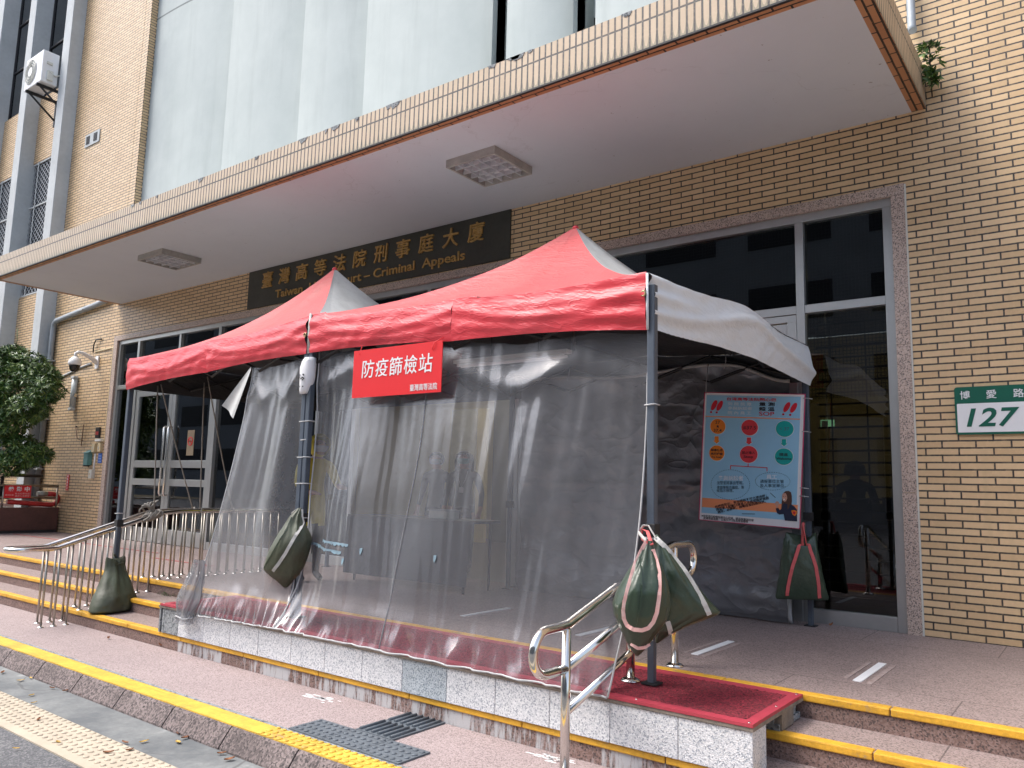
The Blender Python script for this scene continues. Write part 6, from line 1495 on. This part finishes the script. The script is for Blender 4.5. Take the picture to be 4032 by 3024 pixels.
# ================================================================== PEOPLE behind the film
def person(label, loc, rz, h, shirt, pants, hairlen=0.0, mask=None, arms=None, bend=0.0, hood=None, haircol=(0.012, 0.010, 0.010), lanyard=False, skinc=(0.42, 0.24, 0.17)):
    t = thing('person', label, 'person', loc)
    Mx = Matrix.Translation(loc) @ Matrix.Rotation(rz, 4, 'Z') @ Matrix.Scale(h, 4)
    V = []; E_ = []; Rr = []
    def v(p, rx, ry=None): V.append(Vector(p)); Rr.append((rx, ry or rx)); return len(V) - 1
    def e(a, b): E_.append((a, b))
    sb_ = math.sin(bend); cb = math.cos(bend)
    def T(x, y, z):                                  # torso bends forward (-y) from the hips
        dz = z - 0.53; return (x, y * cb - dz * sb_, 0.53 + dz * cb + y * sb_ * 0)
    pel = v((0, 0, .53), .088, .066); ab = v(T(0, .0, .62), .078, .058); ch = v(T(0, .0, .73), .090, .062); cl = v(T(0, .005, .795), .070, .045)
    nk = v(T(0, .0, .845), .032); hb = v(T(0, -.012, .878), .046, .05); hm_ = v(T(0, -.016, .925), .054, .062); ht = v(T(0, -.008, .966), .040, .045)
    for a, b in ((pel, ab), (ab, ch), (ch, cl), (cl, nk), (nk, hb), (hb, hm_), (hm_, ht)): e(a, b)
    nose = v(T(0, -.088, .912), .008); e(hm_, nose)
    for s_ in (-1, 1):
        hp = v((.052 * s_, 0, .49), .058); kn = v((.058 * s_, -.012, .275), .038); an = v((.060 * s_, .01, .050), .024); to = v((.066 * s_, -.075, .018), .020)
        e(pel, hp); e(hp, kn); e(kn, an); e(an, to)
        elb, wr, hd = (arms or {}).get(s_, ((.150 * s_, .015, .64), (.155 * s_, -.04, .51), (.150 * s_, -.06, .465)))
        sh = v(T(.105 * s_, .005, .785), .040); el = v(T(*elb), .026); wi = v(T(*wr), .018); pm = v(T(*hd), .022, .013)
        e(cl, sh); e(sh, el); e(el, wi); e(wi, pm)
        dv = (Vector(hd) - Vector(wr)).normalized(); sd = dv.cross(Vector((0, 0, 1) if abs(dv.z) < .9 else (0, 1, 0))).normalized(); nn = sd.cross(dv)
        for k, (o_, l_) in enumerate(((-.016, .036), (-.0055, .042), (.0055, .040), (.015, .032))):
            f1_ = v(T(*(Vector(hd) + dv * .02 + sd * o_)), .0062); f2_ = v(T(*(Vector(hd) + dv * (.02 + l_ * .55) + sd * o_ * 1.15 - nn * .004)), .0056); f3_ = v(T(*(Vector(hd) + dv * (.02 + l_) + sd * o_ * 1.2 - nn * .014)), .0048)
            e(pm, f1_); e(f1_, f2_); e(f2_, f3_)
        th1 = v(T(*(Vector(hd) - sd * .022 + dv * .004)), .0070); th2 = v(T(*(Vector(hd) - sd * .034 + dv * .024 - nn * .006)), .0056); e(pm, th1); e(th1, th2)
    me = bpy.data.meshes.new('p'); me.from_pydata([tuple(x) for x in V], E_, [])
    ob = bpy.data.objects.new('p', me); col.objects.link(ob)
    sk = ob.modifiers.new('s', 'SKIN'); sk.use_smooth_shade = True
    for i, d_ in enumerate(me.skin_vertices[0].data): d_.radius = Rr[i]; d_.use_root = (i == 0)
    su = ob.modifiers.new('u', 'SUBSURF'); su.levels = 2; su.render_levels = 2
    dg = bpy.context.evaluated_depsgraph_get(); dg.update()
    bm_me = bpy.data.meshes.new_from_object(ob.evaluated_get(dg)); bpy.data.objects.remove(ob)
    for mt2 in (plain('skin', skinc, 0.5, var=0.04), shirt, pants, M['black']): bm_me.materials.append(mt2)
    hand = [Vector(V[i]) for i in range(len(V))]
    neck = Vector(V[nk]); wr_pts = [Vector(T(*((arms or {}).get(s_, ((.150 * s_, .015, .64), (.155 * s_, -.04, .51), (.150 * s_, -.06, .465)))[2]))) for s_ in (-1, 1)]
    up_t = Vector(T(0, 0, 1)) - Vector(T(0, 0, .6)); up_t.normalize()
    for p in bm_me.polygons:
        p.use_smooth = True; c = p.center
        if (c - neck).dot(up_t) > -.008: k = 0
        elif min((c - q_).length for q_ in wr_pts) < .075 and c.z > .3: k = 0
        elif c.z < .045: k = 3
        elif c.z < .53 - (0.0 if not hood else .15): k = 2
        else: k = 1
        p.material_index = k
    for vv in bm_me.vertices: vv.co = Mx @ vv.co
    bm_me.name = 'body'; bo = bpy.data.objects.new('body', bm_me); col.objects.link(bo); hang(bo, t)
    hc = Vector(T(0, -.012, .925))
    def ell_patch(name, rx, ry, rz_, test, mt2, centre=hc, sx=26, n=18):
        b = MB()
        def fn(u, w_): 
            a = 2 * math.pi * u; z = math.cos(math.pi * w_); q_ = math.sin(math.pi * w_); return centre + Vector((rx * q_ * math.cos(a), ry * q_ * math.sin(a), rz_ * z))
        b.sheet(sx * 2, n * 2, fn)
        dele = [f for f in b.bm.faces if not test(f.calc_center_median() - centre)]
        bmesh.ops.delete(b.bm, geom=dele, context='FACES'); b.xform(Mx); return b.build(name, mt2, t)
    hmat = plain('dark_hair', haircol, 0.5, var=0.2)
    if hood: ell_patch('hood', .075, .085, .082, lambda d_: d_.y > -.045 or d_.z > .05, hood)
    else:
        ell_patch('hair', .066, .077, .064, lambda d_: (d_.y > -.02 - max(0, d_.z) * .7) and d_.z > -.045 or d_.z > .032, hmat)
        if hairlen: 
            b = MB()
            for k in range(22):
                a = rad(-25 + 230 * k / 21); x, y = .060 * math.cos(a), .058 * math.sin(a) + .004
                b.tube([hc + Vector((x * .9, y * .9, .03)), hc + Vector((x * 1.1, y * 1.1, -.03)), hc + Vector((x * 1.2, y * 1.12 + .006, -hairlen * (.8 + .2 * math.sin(k * 2.3))))], .014, 6, radii=[.016, .017, .007])
            b.xform(Mx).build('long_hair', hmat, t)
    b = MB()
    for s_ in (-1, 1): b.ball(hc + Vector((.019 * s_, -.057, .010)), .0065, .004, .0035, 8, 6)
    b.xform(Mx).build('eyes', M['black'], t)
    if mask: ell_patch('face_mask', .056, .074, .050, lambda d_: d_.y < -.018 and -.038 < d_.z < .003, mask, centre=hc + Vector((0, -.008, -.008)))
    if lanyard:
        b = MB().tube([T(-.04, -.035, .82), T(-.03, -.066, .75), T(0, -.072, .69), T(.03, -.066, .75), T(.04, -.035, .82)], .003, 5).box(-.018, .018, -.080, -.076, .645, .69); b.xform(Mx).build('name_card', M['white'], t)
    return t
cl_grey = plain('beige_grey_cloth', (0.15, 0.145, 0.125), 0.85); cl_pale = plain('pale_grey_cloth', (0.20, 0.21, 0.19), 0.85); cl_dark = plain('dark_trouser_cloth', (0.03, 0.03, 0.04), 0.85)
mask_w = plain('white_face_mask', (0.45, 0.49, 0.55), 0.8); mask_g = plain('green_face_mask', (0.18, 0.36, 0.33), 0.8)
yel = plain('yellow_raincoat_vinyl', (0.62, 0.54, 0.06), 0.5, var=0.12); pink = plain('dusty_pink_cloth', (0.32, 0.16, 0.15), 0.8)
person('woman in a beige shirt and white mask standing in the open doorway behind the film', (-6.99, 7.6, 0), rad(12), 1.52, cl_grey, cl_dark, mask=mask_w)
person('long haired woman in a grey shirt and green mask in the open doorway', (-6.52, 7.6, 0), rad(24), 1.53, cl_pale, cl_dark, hairlen=.14, mask=mask_g, lanyard=True)
person('person in a yellow hooded raincoat reaching forward inside the tent', (-7.05, 5.65, 0), rad(75), 1.60, yel, cl_dark, mask=mask_w, hood=yel, bend=0.16, arms={1: ((.13, -.10, .66), (.09, -.22, .64), (.085, -.26, .64)), -1: ((-.14, -.06, .65), (-.10, -.18, .60), (-.09, -.22, .60))})
person('person in a dark jacket behind the black counter in the lobby', (-2.42, 9.9, 0), rad(195), 1.50, plain('black_jacket', (0.015, 0.015, 0.02), 0.8), cl_dark, hairlen=.05)
tb2 = thing('table', 'dark cloth covered folding table standing inside the tent before the doorway', 'table', (-5.9, 6.3, 0))
MB().box(-6.9, -5.1, 6.05, 6.55, 0.69, 0.72).build('tabletop', M['lobby_dark'], tb2)
MB().sheet(60, 10, lambda u, v: (-6.9 + 1.8 * u, 6.04 - 0.02 * v + 0.018 * nz(u * 14, v), 0.70 - 0.62 * v)).build('cloth', plain('dark_grey_tablecloth', (0.05, 0.052, 0.06), 0.9), tb2)
for x in (-6.8, -5.2):
    for y in (6.1, 6.5): MB().tube([(x, y, 0), (x, y, 0.69)], 0.014, 8).build('leg', M['dark_metal'], tb2)
bx2 = thing('box', 'small pale box lying on the dark table inside the tent', 'box', (-5.6, 6.25, 0.72))
MB().box(-5.75, -5.5, 6.15, 6.35, 0.721, 0.80).build('carton', M['offwhite'], bx2, bevel=0.004); MB().box(-5.76, -5.49, 6.14, 6.36, 0.8005, 0.815).build('lid', M['fin'], bx2)

# ================================================================== FALLEN LEAVES
lf_y = plain('yellow_dead_leaf', (0.52, 0.32, 0.05), 0.6, var=0.2, scale=40); lf_b = plain('brown_dead_leaf', (0.36, 0.15, 0.065), 0.7, var=0.3, scale=40)
q = random.Random(21)
def fallen(px, py, z, yellow, curl):
    p = ray_pt(px, py, 2, z); a = q.uniform(0, 6.28); l = q.uniform(0.020, 0.030); w2 = l * q.uniform(0.36, 0.5)
    surf = 'the terrace slabs' if z > -0.05 else ('the pink pavement' if z > -0.4 else 'the grey gutter and tactile strip')
    lab = ('small yellow fallen leaf lying on ' if yellow else 'small curled brown fallen leaf lying on ') + surf
    o = MB().sheet(6, 8, lambda u, v: (p.x + math.cos(a) * l * (v - .5) * 2 - math.sin(a) * w2 * (u - .5) * 2 * math.sin(math.pi * (0.06 + 0.9 * v)) ** 0.8, p.y + math.sin(a) * l * (v - .5) * 2 + math.cos(a) * w2 * (u - .5) * 2 * math.sin(math.pi * (0.06 + 0.9 * v)) ** 0.8,
        z + 0.006 + curl * (abs(u - .5) * 2) ** 2 * 0.018 + curl * (v - .4) ** 2 * 0.05)).build('fallen_leaf', lf_y if yellow else lf_b)
    tag(o, lab, 'leaf', lab.replace('small ', '').replace('leaf lying', 'leaves lying'))
for x, y, yl in ((130, 1105, 1), (195, 1090, 1), (200, 1200, 1), (215, 1248, 1), (330, 1155, 0), (418, 1172, 0), (515, 1198, 0), (100, 1542, 1), (370, 1500, 1), (245, 1357, 0), (690, 1567, 0), (796, 1505, 0), (825, 1553, 0), (918, 1497, 1), (1135, 1500, 1), (1178, 1474, 0), (1412, 1574, 0), (1462, 1612, 0), (1135, 1443, 0), (15, 1055, 0)):
    fallen(x * .6173, 2000 + y * .6173, -0.478, yl, 0.2 if yl else 0.35)
for x, y, yl in ((705, 768, 0), (690, 838, 0), (1210, 905, 0), (1030, 885, 0)): fallen(x * .6173, 2000 + y * .6173, -0.358, yl, 0.8)
fallen(2680 + 960 * .6174, 2000 + 755 * .6174, 0.002, 0, 0.8)
# moss tufts growing in the step joint
ms = thing('weed', 'low green moss weeds in the step joint behind the left balusters', 'plant', (-7.6, 4.45, -0.12))
V, F = leaf_cloud([((-7.9 + 0.09 * i, 4.455, -0.115), 0.028) for i in range(8)], 70, 5, 0.005, 0.022, 6)
mesh_obj('leaves', V, F, M['leaf'], ms)
